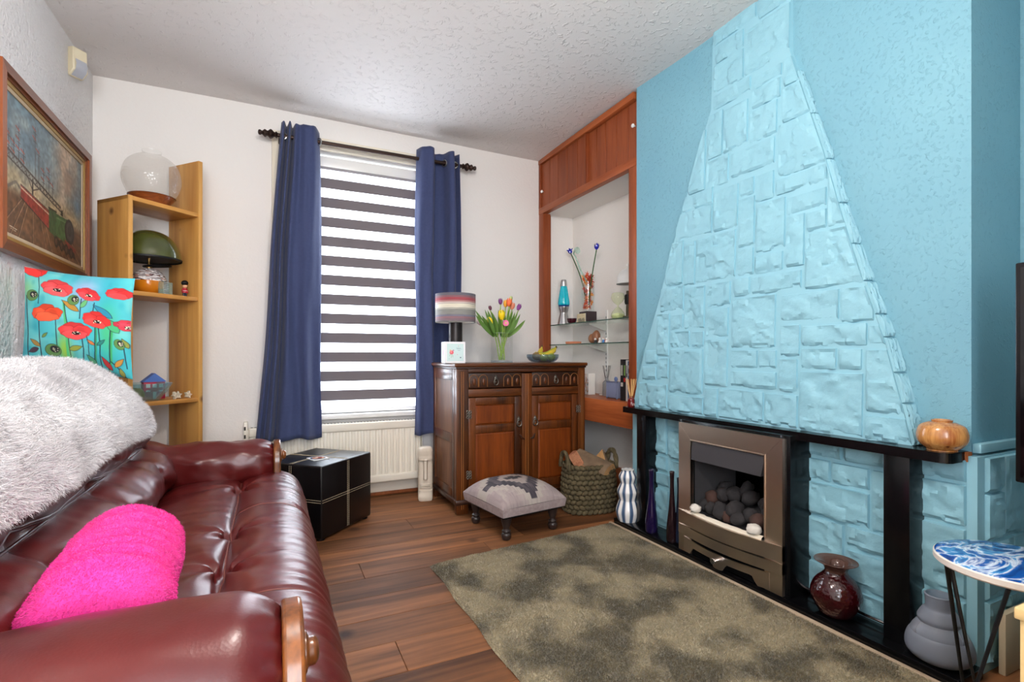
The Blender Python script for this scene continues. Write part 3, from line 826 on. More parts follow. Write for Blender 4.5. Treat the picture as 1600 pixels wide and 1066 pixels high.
S('bottom_board', box(0.012, XA-XP, YC1+0.003, YB, 0.522, 0.535), M['panel_wood_y'], low)
M['shelf_glass'] = glass('shelf_glass', (0.92, 0.96, 0.945, 1), 0.01, thin=0.2)
M['glass_edge'] = glass('glass_edge', (0.10, 0.26, 0.20, 1), 0.05, density=0.75, thin=0.3)
for nm, zz, xf0 in (('glass_shelf', 1.190, 2.005), ('glass_shelf', 1.035, 1.985)):
    lab = 'upper clear glass shelf in the alcove, under the lava lamp' if zz > 1.1 else 'lower clear glass shelf in the alcove, under the brown heart'
    g = thing(nm, lab, 'shelf', (0, 0, zz), group='glass alcove shelves')
    S('glass_plate', box(xf0+0.003, XA-0.002, YC1+0.004, YB-0.004, 0, 0.007), M['shelf_glass'], g)
    S('front_edge', box(xf0, xf0+0.0035, YC1+0.004, YB-0.004, 0, 0.007), M['glass_edge'], g)
    for yy in (2.56, 3.08):
        S('bracket', prism([(XA, -0.005), (XA, -0.055), (XA-0.03, -0.05), (xf0+0.08, -0.008), (xf0+0.08, -0.002), (XA, -0.002)], yy-0.003, yy+0.003, 'y'),
          mat('bracket_grey', srgb(196, 196, 190), 0.5), g)
for yy in (2.56, 3.08):
    st = thing('shelf_track', 'slotted white metal shelf track %s on the alcove wall' % ('nearer the books' if yy < 3 else 'behind the lava lamp'), 'shelf track', (XA, yy, 0.67), group='slotted shelf tracks')
    S('channel', box(-0.008, 0, -0.012, 0.012, 0.0, 0.62), M['white_gloss'], st)
    S('slots', join(*[box(-0.0085, -0.007, -0.003, 0.003, 0.02+k*0.03, 0.035+k*0.03) for k in range(19)]), hole_m, st, kind='stuff')

# ------------------------------------------------------------------ black fire surround
sur = thing('fire_surround', 'black painted mantelpiece, pillars and hearth around the fire', 'mantelpiece', (0, 0, 0))
MX = 1.812
pl = [(XR-0.005, YC0+0.005), (XR-0.005, 2.345), (MX+0.01, 2.345), (MX, 2.335), (MX, YC0+0.03), (MX+0.008, YC0+0.012), (MX+0.022, YC0+0.005)]
S('mantel_shelf', prism(pl, 0.636, 0.667), M['black_paint'], sur)
S('shelf_end', box(XR-0.03, XR-0.005, YC0-0.004, YC0+0.004, 0.637, 0.666), mat('raw_end', srgb(170, 96, 48), 0.6), sur)
for (a, b) in ((0.905, 0.981), (2.150, 2.222)):
    S('pillar', box(MX+0.006, XR-0.025, a, b, 0.034, 0.636, 0.002), M['black_paint'], sur)
S('hearth', join(box(1.766, XR-0.025, 0.755, YC1-0.0, 0.0, 0.034, 0.004)), M['black_paint'], sur)
S('gas_pipe', tube([(1.872, 1.335, 0.060), (1.872, 1.18, 0.058), (1.872, 1.06, 0.056), (1.872, 0.984, 0.056)], 0.0055, 10), M['chrome'], sur)

# ------------------------------------------------------------------ gas fire with brushed steel front
fx = 1.768
fy0, fy1, fz0, fz1 = 1.306, 1.850, 0.036, 0.640
fire = thing('gas_fire', 'inset coal-effect gas fire with brushed steel front', 'fireplace', (fx, 0, 0))
S('casing', join(box(0.012, XR-fx-0.002, fy0-0.022, fy0+0.02, 0.034, fz1+0.012, 0.002), box(0.012, XR-fx-0.002, fy1-0.02, fy1+0.012, 0.034, fz1+0.012, 0.002),
                 box(0.012, XR-fx-0.002, fy0+0.02, fy1-0.02, fz1-0.03, fz1+0.012, 0.002)), M['black_paint'], fire, kind=None)
fw = 0.078
S('frame_stile', prism([(fy0, fz0), (fy0+fw, fz0+0.0), (fy0+fw, fz1-fw), (fy0, fz1)], -0.002, 0.014, 'x'), M['steel'], fire)
S('frame_stile', prism([(fy1-fw, fz0), (fy1, fz0), (fy1, fz1), (fy1-fw, fz1-fw)], -0.002, 0.014, 'x'), M['steel'], fire)
S('frame_top', prism([(fy0+0.0006, fz1), (fy0+fw+0.0006, fz1-fw), (fy1-fw-0.0006, fz1-fw), (fy1-0.0006, fz1)], -0.002, 0.014, 'x'), M['steel_y'], fire)
iy0, iy1 = fy0+fw, fy1-fw
S('inner_lip', join(box(-0.006, 0.006, iy0-0.004, iy0, 0.24, fz1-fw), box(-0.006, 0.006, iy1, iy1+0.004, 0.24, fz1-fw), box(-0.006, 0.006, iy0-0.004, iy1+0.004, fz1-fw, fz1-fw+0.004)), M['steel'], fire)
hood_m = mat('hood_grey', srgb(58, 55, 57), 0.5, 0.3)
S('hood', ([(0.004, iy0, 0.562), (0.004, iy1, 0.562), (-0.012, iy1-0.01, 0.478), (-0.012, iy0+0.01, 0.478), (0.03, iy1-0.01, 0.478), (0.03, iy0+0.01, 0.478), (0.03, iy0, 0.562), (0.03, iy1, 0.562)],
  [(0, 1, 2, 3), (3, 2, 4, 5), (5, 4, 7, 6), (0, 3, 5, 6), (1, 7, 4, 2), (0, 6, 7, 1)]), hood_m, fire, smooth=20)
cheek = mat('cheek_grey', srgb(36, 35, 38), 0.8)
S('fire_box', join(box(0.36, 0.37, iy0-0.005, iy1+0.005, 0.05, 0.60), box(0.014, 0.37, iy0-0.012, iy0-0.004, 0.05, 0.60), box(0.014, 0.37, iy1+0.004, iy1+0.012, 0.05, 0.60),
                   box(0.014, 0.37, iy0-0.012, iy1+0.012, 0.585, 0.60), box(0.02, 0.37, iy0-0.005, iy1+0.005, 0.05, 0.215)), M['cavity'], fire)
for s_, yy in ((1, iy0+0.002), (-1, iy1-0.002)):
    S('side_cheek', ([(0.02, yy, 0.215), (0.02, yy, 0.56), (0.20, yy+s_*0.075, 0.56), (0.20, yy+s_*0.075, 0.215)], [(0, 1, 2, 3)]), cheek, fire)
S('coal_bed', grid(14, 8, lambda u, v: (lerp(0.014, 0.17, v), lerp(iy0+0.004, iy1-0.004, u), 0.218+0.10*smooth(0, 1, v)+0.008*nz(u*6, v*6, 1))), cheek, fire)
def rock(rx, ry, rz, seed, n=12, m=8, k=0.22):
    V, Fc = ball(1, 1, 1, n=n, m=m)
    out = []
    for x, y, z in V:
        d = 1+k*nz(x*1.7+seed, y*1.7, z*1.7)+0.4*k*nz(x*4, y*4+seed, z*4)
        out.append((x*rx*d, y*ry*d, z*rz*d))
    return out, Fc
coals = [(0.055, .92, .268, .036, .030, .028), (0.05, .80, .262, .030, .034, .026), (0.075, .86, .300, .034, .036, .030), (0.04, .66, .266, .034, .044, .034),
         (0.06, .50, .288, .036, .050, .032), (0.035, .40, .262, .032, .034, .028), (0.06, .30, .285, .032, .036, .030), (0.045, .18, .272, .032, .040, .032),
         (0.10, .94, .300, .038, .034, .034), (0.11, .62, .335, .036, .034, .034), (0.11, .40, .340, .038, .036, .030), (0.115, .20, .330, .034, .036, .032),
         (0.095, .74, .325, .032, .032, .030), (0.14, .52, .362, .040, .040, .026), (0.13, .80, .350, .036, .034, .026), (0.04, .55, .252, .028, .030, .024), (0.08, .10, .310, .028, .030, .030)]
for i, (dx, t, z, a, b, c) in enumerate(coals):
    S('coal', rock(a, b, c, i*3.3), M['coal_brown'] if i in (2, 7, 15) else M['coal'], fire, smooth=180, loc=(dx, lerp(iy0, iy1, t), z), rot=(i*0.7, i*1.3, i*2.1))
S('ember_strip', grid(26, 6, lambda u, v: (lerp(-0.018-0.020*math.sin(math.pi*u), 0.035, v), lerp(iy0+0.008, iy1-0.008, u), 0.212+0.028*math.sin(math.pi*min(1, v*1.1+0.05))+0.004*nz(u*16, v*4, 3))), M['ceramic_cream'], fire, smooth=50)
for i, (dx, t, z, a) in enumerate([(-0.002, .93, .256, .024), (-0.002, .13, .255, .027)]):
    S('pebble', rock(a, a*1.15, a*0.85, 50+i), M['pebble_white'], fire, 180, loc=(dx, lerp(iy0, iy1, t), z))
# bowed lower bars and the drawer
def bow(z0, z1, y0, y1, depth, base=0.0, th=0.006):
    n = 22
    def fr_(u): return base - depth*math.sin(math.pi*u)
    V, Fc = [], []
    for i in range(n+1):
        u = i/n; yv = lerp(y0, y1, u)
        V += [(fr_(u), yv, z0), (fr_(u), yv, z1), (fr_(u)+th, yv, z1), (fr_(u)+th, yv, z0)]
    for i in range(n):
        a = i*4; b = a+4
        for k in range(4): Fc.append((a+k, b+k, b+(k+1) % 4, a+(k+1) % 4))
    Fc += [(0, 1, 2, 3), (n*4+3, n*4+2, n*4+1, n*4)]
    return V, Fc
S('fret_bar', bow(0.168, 0.228, fy0, fy1, 0.040, -0.004, 0.02), M['steel_y'], fire)
S('fret_bar', bow(0.118, 0.160, fy0, fy1, 0.034, -0.004, 0.02), M['steel_y'], fire)
# drawer front with a notched lower edge
n = 40; V, Fc = [], []
def dz(u):
    return 0.040 + 0.034*(smooth(0.10, 0.16, u)-smooth(0.40, 0.46, u)) + 0.034*(smooth(0.54, 0.60, u)-smooth(0.84, 0.90, u))
for i in range(n+1):
    u = i/n; yv = lerp(fy0+0.055, fy1-0.035, u); xx = -0.004-0.030*math.sin(math.pi*u); top = 0.108-0.006*math.sin(math.pi*u)
    V += [(xx, yv, dz(u)), (xx, yv, top), (xx+0.006, yv, top), (xx+0.006, yv, dz(u))]
for i in range(n):
    a = i*4; b = a+4
    for k in range(4): Fc.append((a+k, b+k, b+(k+1) % 4, a+(k+1) % 4))
Fc += [(0, 1, 2, 3), (n*4+3, n*4+2, n*4+1, n*4)]
ash = S('ash_drawer', (V, Fc), M['steel_y'], fire)
S('knob', xf(lathe(sprof([(0.006, 0), (0.006, 0.018), (0.012, 0.022), (0.012, 0.032), (0.0, 0.033)], 2), 16), (-0.033, (fy0+fy1)/2+0.01, 0.080), (0, R(-90), 0)), M['chrome'], ash)
S('dark_backplate', box(0.004, 0.012, fy0+0.004, fy1-0.004, 0.036, 0.235), M['cavity'], fire)
# ------------------------------------------------------------------ burgundy leather sofa along the left wall
SB = Vector((-0.36, 1.74, 0.0))
sofa = thing('leather_sofa', 'burgundy leather sofa with rolled arms and wooden arm fronts', 'sofa', SB)
def so(name, shape, m, smooth_=180, parent=None, **k):
    V, Fc = shape
    return S(name, ([tuple(Vector(v)-SB) for v in V], Fc), m, parent or sofa, smooth_, **k)

seat_prof = spline([(-.44, .34), (-.39, .385), (-.335, .412), (-.25, .425), (-.17, .425), (-.128, .412), (-.110, .393), (-.092, .410), (-.03, .432), (.045, .427), (.100, .398), (.136, .335), (.146, .26), (.142, .19), (.125, .13), (.095, .085), (.05, .07)], 7)
sx = [p[0] for p in seat_prof]; sz = [p[1] for p in seat_prof]
buttons = [1.03, 1.50, 1.79, 2.36]
def seat_pt(k, yv):
    """k: index along the profile (float), returns displaced point."""
    t = k*(len(seat_prof)-1)
    i = min(int(t), len(seat_prof)-2); f = t-i
    x = lerp(sx[i], sx[i+1], f); z = lerp(sz[i], sz[i+1], f)
    tx, tz = sx[i+1]-sx[i], sz[i+1]-sz[i]; l = math.hypot(tx, tz)+1e-9
    nx, nzv = -tz/l, tx/l
    front = smooth(-0.06, 0.09, x)*smooth(0.05, 0.16, z)
    d = 0.0
    # gathers running front to back
    r1 = nz(yv*16+1.3*nz(x*5, yv*4, 8.0), x*2.2, 1.7); r2 = nz(yv*33+1.0*nz(x*7, yv*5, 2.0), x*3.0, 6.1)
    r3 = nz(yv*58+0.8*nz(x*9, yv*7, 5.0), x*5.0, 2.6)
    d += front*(0.0042*(1-abs(r1)*2.2)*(0.6+nz(yv*3, x*4, 7.7)) + 0.0038*r2 + 0.0022*r3)
    back = smooth(-0.10, -0.14, x)
    d += back*(0.006*nz(x*6, yv*5, 3.1) + 0.0022*nz(x*10, yv*26, 9.4))
    d += 0.004*nz(x*4, yv*3, 4.4)
    # pulls that fan out from the buttoned crease
    for b in buttons:
        dx, dy = x+0.11, yv-b
        r = math.hypot(dx, dy)
        if r < 0.3:
            th = math.atan2(dy, dx)
            d += 0.012*math.exp(-r/0.085)*math.cos(th*6+b*9)*smooth(0.0, 0.03, r)
            d -= 0.014*math.exp(-(r/0.03)**2)
    # seam between panels
    for sy in (2.03, 1.27):
        if x > -0.11: d -= 0.004*math.exp(-((yv-sy)/0.010)**2)
    # rounded ends tucked under the arms
    e = smooth(0.80, 0.90, yv)*smooth(2.66, 2.56, yv)
    return Vector((x+nx*(d)*e, yv, z+nzv*d*e-(1-e)*0.03))
seat_shape = grid(110, 240, lambda u, v: seat_pt(u, lerp(2.66, 0.80, v)))
seat_shape[1].append(tuple(range(109, -1, -1))); seat_shape[1].append(tuple(239*110+k for k in range(110)))
seat = so('seat_cushion', seat_shape, M['leather'])
def seam_on(parent, pts, r, m, nm='seam'):
    V, Fc = tube(pts, r, 6)
    return S(nm, ([tuple(Vector(v)-SB) for v in V], Fc), m, parent, 180)
for sy in (2.03, 1.27):
    seam_on(seat, [seat_pt(k/70, sy)+Vector((0, 0, 0.0008)) for k in range(28, 62)], 0.0015, M['leather_seam'])
seam_on(seat, [seat_pt(6.0/(len(seat_prof)-1)*7, yv/100.0)+Vector((0, 0, 0.001)) for yv in range(86, 262, 3)], 0.0016, M['leather_seam'])
for q, kk in enumerate((0.895, 0.915, 0.935)):
    seam_on(seat, [seat_pt(kk, yv/100.0) for yv in range(82, 265, 4)], 0.0055, M['leather'], 'welt')

pan = [0.375, 0.86, 1.345, 1.83, 2.33, 2.80]
back_prof = spline([(-.43, .34), (-.375, .40), (-.342, .455), (-.352, .515), (-.395, .558), (-.452, .582), (-.452, .597), (-.425, .632), (-.425, .69), (-.452, .765), (-.52, .845), (-.61, .888), (-.71, .885), (-.775, .83), (-.80, .72), (-.81, .50), (-.81, .12)], 7)
bxs = [p[0] for p in back_prof]; bzs = [p[1] for p in back_prof]
def back_pt(k, yv):
    t = k*(len(back_prof)-1); i = min(int(t), len(back_prof)-2); f = t-i
    x = lerp(bxs[i], bxs[i+1], f); z = lerp(bzs[i], bzs[i+1], f)
    tx, tz = bxs[i+1]-bxs[i], bzs[i+1]-bzs[i]; l = math.hypot(tx, tz)+1e-9
    nx, nzv = tz/l, -tx/l
    # panels puffed between the seams
    j = max(q for q in range(len(pan)) if pan[q] <= yv) if yv >= pan[0] else 0
    w = pan[min(j+1, len(pan)-1)]-pan[j]; tt = (yv-pan[j])/max(w, 1e-6)
    puff = max(0.0, math.sin(math.pi*min(max(tt, 0), 1)))**0.45
    fr_ = smooth(-0.60, -0.46, x)
    d = fr_*(0.032*(puff-1) + 0.009*nz(x*7+2, yv*6, z*9) + 0.0035*nz(yv*22, z*10, 3.0))
    sd = min(abs(yv-p) for p in pan)
    d += fr_*0.008*math.exp(-sd/0.07)*math.cos(z*85+yv*20)
    low_ = smooth(0.59, 0.57, z)
    d += low_*fr_*0.008*math.sin((yv*1.0+z*1.6)*30)*math.exp(-sd/0.12)
    e = smooth(2.71, 2.44, yv)*smooth(0.72, 0.84, yv)
    c = Vector((-0.64, yv, 0.50))
    p = Vector((x+nx*d, yv, z+nzv*d))
    s_ = lerp(0.60, 1.0, max(0, e)**0.7)
    p2 = c+(p-c)*s_; p2.y = yv
    if z < 0.2: p2.z = p.z
    return p2
back_shape = grid(110, 230, lambda u, v: back_pt(u, lerp(0.72, 2.71, v)))
back_shape[1].append(tuple(range(109, -1, -1))); back_shape[1].append(tuple(229*110+k for k in range(110)))
back = so('backrest', back_shape, M['leather'])
for q in range(3):
    kk = (5.25+0.35*q)/16.0
    seam_on(back, [back_pt(kk, yv/100.0)+Vector((0.001, 0, 0.0)) for yv in range(88, 246, 3)], 0.0036, M['leather'], 'welt')
for sy in pan[2:5]:
    seam_on(back, [back_pt(k/80, sy)+Vector((0.001, 0, 0.001)) for k in range(6, 26)], 0.0020, M['leather_seam'])

def arm(yc, zc, ry, rz, seed, crush):
    def fn(u, v):
        x = lerp(-0.64, 0.016, v)
        a = 2*math.pi*u
        taper = 1.0
        if v > 0.9: taper = 1-0.30*((v-0.9)/0.1)**2
        if v < 0.25: taper = 1+0.10*(1-v/0.25)
        ca, sa = math.cos(a), math.sin(a)
        pw = 0.85
        yy = ry*taper*math.copysign(abs(ca)**pw, ca); zz = rz*taper*math.copysign(abs(sa)**pw, sa)
        d = crush*(0.012*nz(x*8+seed, a*1.6, seed)+0.007*nz(x*18, a*3, seed+4)*1.0)
        d += 0.006*math.cos(x*34+seed+2*nz(a, x*4, 1))*crush*smooth(-0.1, -0.3, x)
        pk = smooth(0.93, 1.0, v); d += pk*0.006*math.cos(a*14)
        k = 1+d/ry
        lift = 0.05*smooth(0.45, 0.0, v)
        return (x, yc+yy*k, zc+zz*k+lift)
    V, Fc = grid(64, 60, fn, close_u=True)
    n = 64
    Fc.append(tuple(range(n-1, -1, -1))); Fc.append(tuple((59)*n+k for k in range(n)))
    return V, Fc
far_arm = so('armrest', arm(2.615, 0.468, 0.118, 0.102, 3.0, 1.0), M['leather'])
near_arm = so('armrest', arm(0.855, 0.478, 0.132, 0.118, 8.0, 0.35), M['leather'])
for yc, zc, ry in ((2.615, 0.468, 0.098), (0.855, 0.472, 0.105)):
    poly = [(yc+ry*math.cos(a), zc+ry*math.sin(a)) for a in [math.pi*k/20 for k in range(0, 21)]]
    poly += [(yc-ry*0.92, 0.25), (yc-ry*0.75, 0.02), (yc+ry*0.75, 0.02), (yc+ry*0.92, 0.25)]
    V, Fc = prism(poly, 0.016, 0.046, 'x')
    af = so('arm_front', (V, Fc), M['arm_wood'], 35)
    bv = af.modifiers.new('soft_edge', 'BEVEL'); bv.width = 0.006; bv.segments = 3; bv.limit_method = 'ANGLE'
    kb = xf(lathe(sprof([(0.030, 0), (0.031, 0.006), (0.022, 0.010), (0.021, 0.018), (0.014, 0.024), (0, 0.026)], 3), 22), (0.045, yc, zc+0.025), (0, R(90), 0))
    S('knob', ([tuple(Vector(v)-SB) for v in kb[0]], kb[1]), M['arm_wood'], af, 40)
    side = so('side_panel', box(-0.78, 0.012, yc-0.075, yc+0.075, 0.06, zc-0.03, 0.02), M['leather'], 40)
so('base', box(-0.79, 0.06, 0.80, 2.66, 0.03, 0.30, 0.01), M['leather_dark'], 40)
for lx in (-0.72, 0.0):
    for ly in (0.92, 2.54):
        so('foot', box(lx-0.03, lx+0.03, ly-0.03, ly+0.03, 0.0, 0.04), M['black_soft'], 40)

# ------------------------------------------------------------------ white fur throw over the sofa back
th_prof = spline([(-.412, .672), (-.405, .70), (-.425, .765), (-.49, .862), (-.58, .925), (-.68, .935), (-.765, .895), (-.815, .80), (-.83, .70)], 6)
tx_ = [p[0] for p in th_prof]; tz_ = [p[1] for p in th_prof]
def throw_pt(u, v):
    t = u*(len(th_prof)-1); i = min(int(t), len(th_prof)-2); f = t-i
    x = lerp(tx_[i], tx_[i+1], f); z = lerp(tz_[i], tz_[i+1], f)
    yend = interp([0, 0.15, 0.5, 1.0], [2.44, 2.41, 2.30, 2.22], u)
    yv = lerp(0.62, yend, v)
    edge = smooth(1.0, 0.93, v)
    d = 0.016*nz(x*6, yv*4.5, z*6) + 0.010*nz(yv*11, z*8, 5.0) - 0.022*(1-edge)
    dip = 0.010*math.sin(yv*7+1)*smooth(0.3, 0, u)
    return (x+d*0.7, yv, z+d*0.7+dip)
throw_shape = grid(44, 90, throw_pt)
throw_shape = (throw_shape[0], [tuple(reversed(f)) for f in throw_shape[1]])
throw = thing('fur_throw', 'fluffy white fur throw draped over the sofa back', 'throw', (-0.6, 1.5, 0.7))
TB = Vector((-0.6, 1.5, 0.7))
tl = ([tuple(Vector(v)-TB) for v in throw_shape[0]], throw_shape[1])
tb_o = S('backing_cloth', tl, M['fur_base'], throw, 180)
md = tb_o.modifiers.new('thickness', 'SOLIDIFY'); md.thickness = 0.02; md.offset = -1
_c0 = np.array([-0.02, 0, 0.0])
def _nfix(sh):
    # make sure the blades grow outwards
    v = [Vector(sh[0][k]) for k in sh[1][len(sh[1])//2][:3]]
    n = (v[1]-v[0]).cross(v[2]-v[0]); c = sum(v, Vector())/3
    return sh if n.dot(c-Vector((-0.02, c.y, -0.15))) > 0 else (sh[0], [tuple(reversed(f)) for f in sh[1]])
fur('fur_pile', _nfix(tl), M['fur_white'], throw, 260000, 0.017, 0.0011, seed=4, lean=(0.2, -0.1, -0.25), jitter=0.6)

# ------------------------------------------------------------------ poppy cushion
P = Paint(230, 230, (90, 200, 205))
n1 = P.noise(5, 5, 3); n2 = P.noise(9, 7, 8); n3 = P.noise(16, 14, 5)
P.fill(n1*1.3-0.2, (40, 170, 190), 0.8); P.fill(n2*1.8-0.9, (150, 222, 214), 0.9); P.fill(n3*1.5-0.9, (20, 140, 165), 0.6)
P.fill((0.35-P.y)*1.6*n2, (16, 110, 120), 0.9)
P.fill(np.exp(-((P.x-0.62)/0.12)**2-((P.y-0.82)/0.14)**2), (176, 180, 222), 0.9)
P.fill(np.exp(-((P.x-0.06)/0.09)**2-((P.y-0.78)/0.10)**2), (150, 214, 150), 0.9)
P.fill(np.exp(-((P.x-0.47)/0.06)**2-((P.y-0.22)/0.16)**2), (160, 200, 60), 0.9)
P.fill(np.exp(-((P.x-0.84)/0.07)**2-((P.y-0.45)/0.25)**2), (70, 190, 120), 0.8)
dk = (22, 24, 44)
for pts, wd, cl in [([(.10, .0), (.10, .35), (.06, .72)], .012, dk), ([(.25, .0), (.235, .3), (.225, .52)], .010, dk), ([(.21, .66), (.20, .82), (.17, .93)], .008, dk),
                ([(.41, .0), (.40, .45), (.39, .55)], .008, dk), ([(.49, .0), (.50, .4), (.46, .7)], .022, (80, 190, 120)), ([(.52, .05), (.51, .45), (.46, .7)], .007, dk),
                ([(.60, .0), (.64, .25), (.63, .45)], .009, dk), ([(.66, .0), (.69, .3), (.67, .42)], .006, dk), ([(.70, .0), (.75, .25), (.755, .5)], .016, (50, 150, 110)), ([(.69, .0), (.74, .25), (.745, .5)], .007, dk),
                ([(.76, .0), (.785, .3), (.77, .5)], .008, dk), ([(.80, .0), (.86, .15), (.88, .5)], .018, (60, 170, 100)), ([(.79, -.02), (.85, .15), (.87, .5)], .008, dk),
                ([(.95, .0), (.90, .1), (.86, .15)], .008, dk), ([(.61, .55), (.61, .75)], .008, dk), ([(.72, .62), (.73, .72)], .007, dk), ([(.97, .1), (.96, .3)], .007, dk)]:
    P.line(pts, wd, cl)
for a in [(.24, .24, .13, .022, 2.6, (168, 130, 60)), (.22, .22, .12, .025, 3.5, (70, 44, 60)), (.26, .33, .08, .014, .7, (120, 150, 70)), (.24, .12, .14, .03, 3.9, (40, 100, 90)),
          (.43, .03, .18, .03, 2.75, (70, 100, 70)), (.48, .05, .10, .018, .5, (206, 140, 60)), (.51, .23, .13, .026, .35, (150, 160, 60)), (.60, .62, .19, .028, 2.6, (188, 138, 54)),
          (.61, .66, .11, .022, 1.0, (110, 190, 120)), (.73, .10, .12, .024, 2.2, (70, 150, 110)), (.74, .30, .08, .016, 2.5, (206, 120, 60)), (.76, .30, .09, .016, .8, (40, 130, 120)),
          (.85, .06, .15, .024, 2.0, (190, 50, 50)), (.88, .10, .12, .022, .9, (196, 140, 60)), (.93, .0, .10, .022, 1.7, (150, 150, 70)), (.99, .3, .10, .02, 2.0, (140, 150, 70)),
          (.88, .58, .20, .03, 2.5, (40, 140, 170)), (.93, .44, .17, .04, 2.2, (70, 180, 120))]:
    P.leaf(*a)
def poppy(cx, cy, rx, ry, col, rot=0.0, centre=True):
    rp_ = random.Random(int(cx*1000))
    c_, s_ = math.cos(rot), math.sin(rot)
    def blob(ox, oy, ax, ay, cl, k_=1.0):
        ph = rp_.uniform(0, 6)
        pts = []
        for q in range(40):
            a = q*math.pi/20; f = 1+0.07*math.sin(3*a+ph)+0.05*math.sin(7*a+2*ph)
            X, Y = ox+ax*f*k_*math.cos(a), oy+ay*f*k_*math.sin(a)
            pts.append((cx+(X*c_-Y*s_), cy+(X*s_+Y*c_)))
        P.poly(pts, cl); P.line(pts+pts[:1], 0.004, (130, 22, 32), 0.7)
    lt_ = tuple(min(255, v+22) for v in col); dk_ = tuple(int(v*0.88) for v in col)
    blob(0, ry*.30, rx*.72, ry*.72, dk_); blob(-rx*.48, 0, rx*.56, ry*.62, col); blob(rx*.48, ry*.05, rx*.56, ry*.66, col); blob(0, -ry*.38, rx*.80, ry*.52, lt_)
    c2 = tuple(min(255, v+34) for v in col); c3 = tuple(int(v*0.82) for v in col)
    P.ell(cx-rx*.45, cy+ry*.1, rx*.3, ry*.4, c2, rot+.3, .5, .8); P.ell(cx+rx*.4, cy+ry*.25, rx*.3, ry*.3, c3, rot-.3, .5, .8)
    if centre:
        P.ell(cx+rx*.1, cy-ry*.2, rx*.30, ry*.20, (36, 18, 26), rot)
        for k in range(7): P.ell(cx+rx*(.1+.24*math.cos(k)), cy-ry*.2+ry*.14*math.sin(k*1.7), .005, .004, (250, 240, 210))
poppy(.10, .985, .13, .075, (232, 34, 30), -.1, False); poppy(.37, .83, .145, .085, (242, 70, 72), -.12); poppy(.66, .80, .11, .06, (236, 50, 56), -.35)
poppy(.90, .83, .10, .06, (232, 46, 48), -.1, False); poppy(.30, .57, .15, .088, (246, 76, 36), .08, False); poppy(.57, .42, .14, .09, (240, 58, 60), .05); poppy(.75, .55, .115, .082, (236, 48, 44), -.25)
poppy(.98, .52, .05, .09, (226, 60, 80), 1.4)
for (cx, cy, rx, ry, rot) in [(.13, .73, .065, .052, .1), (.54, .73, .05, .05, -.3), (.36, .21, .075, .060, 0), (.93, .33, .035, .05, .3)]:
    P.ell(cx, cy, rx*1.06, ry*1.06, (30, 40, 30), rot); P.ell(cx, cy, rx, ry, (96, 140, 74), rot); P.ell(cx+rx*.25, cy+ry*.2, rx*.62, ry*.6, (28, 30, 34), rot)
    for k in range(9): P.ell(cx+rx*(.25+.42*math.cos(k*2.4)*((k % 3)/2)), cy+ry*(.2+.4*math.sin(k*2.4)*((k % 3)/2)), .006, .005, (206, 200, 170))
pc = thing('poppy_cushion', 'turquoise cushion printed with red poppies, standing against the left wall', 'cushion', (-0.675, 2.515, 0.872), R(-19))
CW, CH = 0.40, 0.40
def pillow(side):
    def fn(u, v):
        a, b = 2*u-1, 2*v-1
        x = a*CW/2*(1-0.055*(1-b*b)); z = CH/2 + b*CH/2*(1-0.055*(1-a*a))
        t = 0.062*max(0, (1-abs(a)**2.4))**0.6*max(0, (1-abs(b)**2.4))**0.6
        wr = 0.004*nz(a*3, b*3, 1.0)*(1-a*a)*(1-b*b) + 0.004*math.sin(a*9+b*7)*abs(a*b)*(1-abs(a))*3
        y = side*(t+wr)
        # lean back and roll a little
        x2 = x; z2 = z-x*0.10
        return (x2, y+0.10*(z2)*0.35, z2+0.012)
    return fn
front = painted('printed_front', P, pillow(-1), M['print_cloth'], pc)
S('plain_back', grid(40, 40, pillow(1)), M['cloth_white'], pc, 180)

# ------------------------------------------------------------------ hot pink bolster
A_, B_ = Vector((-0.250, 0.995, 0.530)), Vector((-0.282, 1.415, 0.530))
bol = thing('bolster_cushion', 'hot pink plush bolster cushion lying on the sofa seat', 'cushion', (A_.x, A_.y, 0.43))
BO = Vector((A_.x, A_.y, 0.43))
ax_ = (B_-A_).normalized(); sd_ = ax_.cross(Vector((0, 0, 1))).normalized()
def bol_pt(u, v):
    L = (B_-A_).length
    s = v*L
    r = 0.100
    e = min(s, L-s)
    if e < 0.05: r *= math.sqrt(max(0.0, 1-((0.05-e)/0.05)**2))*0.72+0.28 if e > 0.0005 else 0.02
    a = 2*math.pi*u
    d = 0.0036*math.sin(s*120+3*nz(a, s*6, 1.0)+1.5*math.sin(a))*smooth(0, 0.05, e)+0.005*nz(math.cos(a)*2, math.sin(a)*2, s*9)
    flat = 0.0
    rr = r+d*(1 if e > 0.001 else 0)
    p = A_+ax_*s+sd_*math.cos(a)*rr+Vector((0, 0, 1))*math.sin(a)*rr*0.96
    return p-BO
bshape = grid(48, 70, bol_pt, close_u=True)
S('plush_cover', bshape, M['pink'], bol, 180)
def _out(sh, c):
    f = sh[1][len(sh[1])//2]; v = [Vector(sh[0][k]) for k in f[:3]]
    n = (v[1]-v[0]).cross(v[2]-v[0]); m_ = sum(v, Vector())/3
    cc = Vector((c[0], m_.y, c[2]))
    return sh if n.dot(m_-cc) > 0 else (sh[0], [tuple(reversed(q)) for q in sh[1]])
fur('plush_pile', _out(bshape, (-0.016, 0, 0.10)), M['pink'], bol, 80000, 0.0038, 0.0010, seed=9, lean=(0.1, -0.3, -0.3), jitter=0.7)
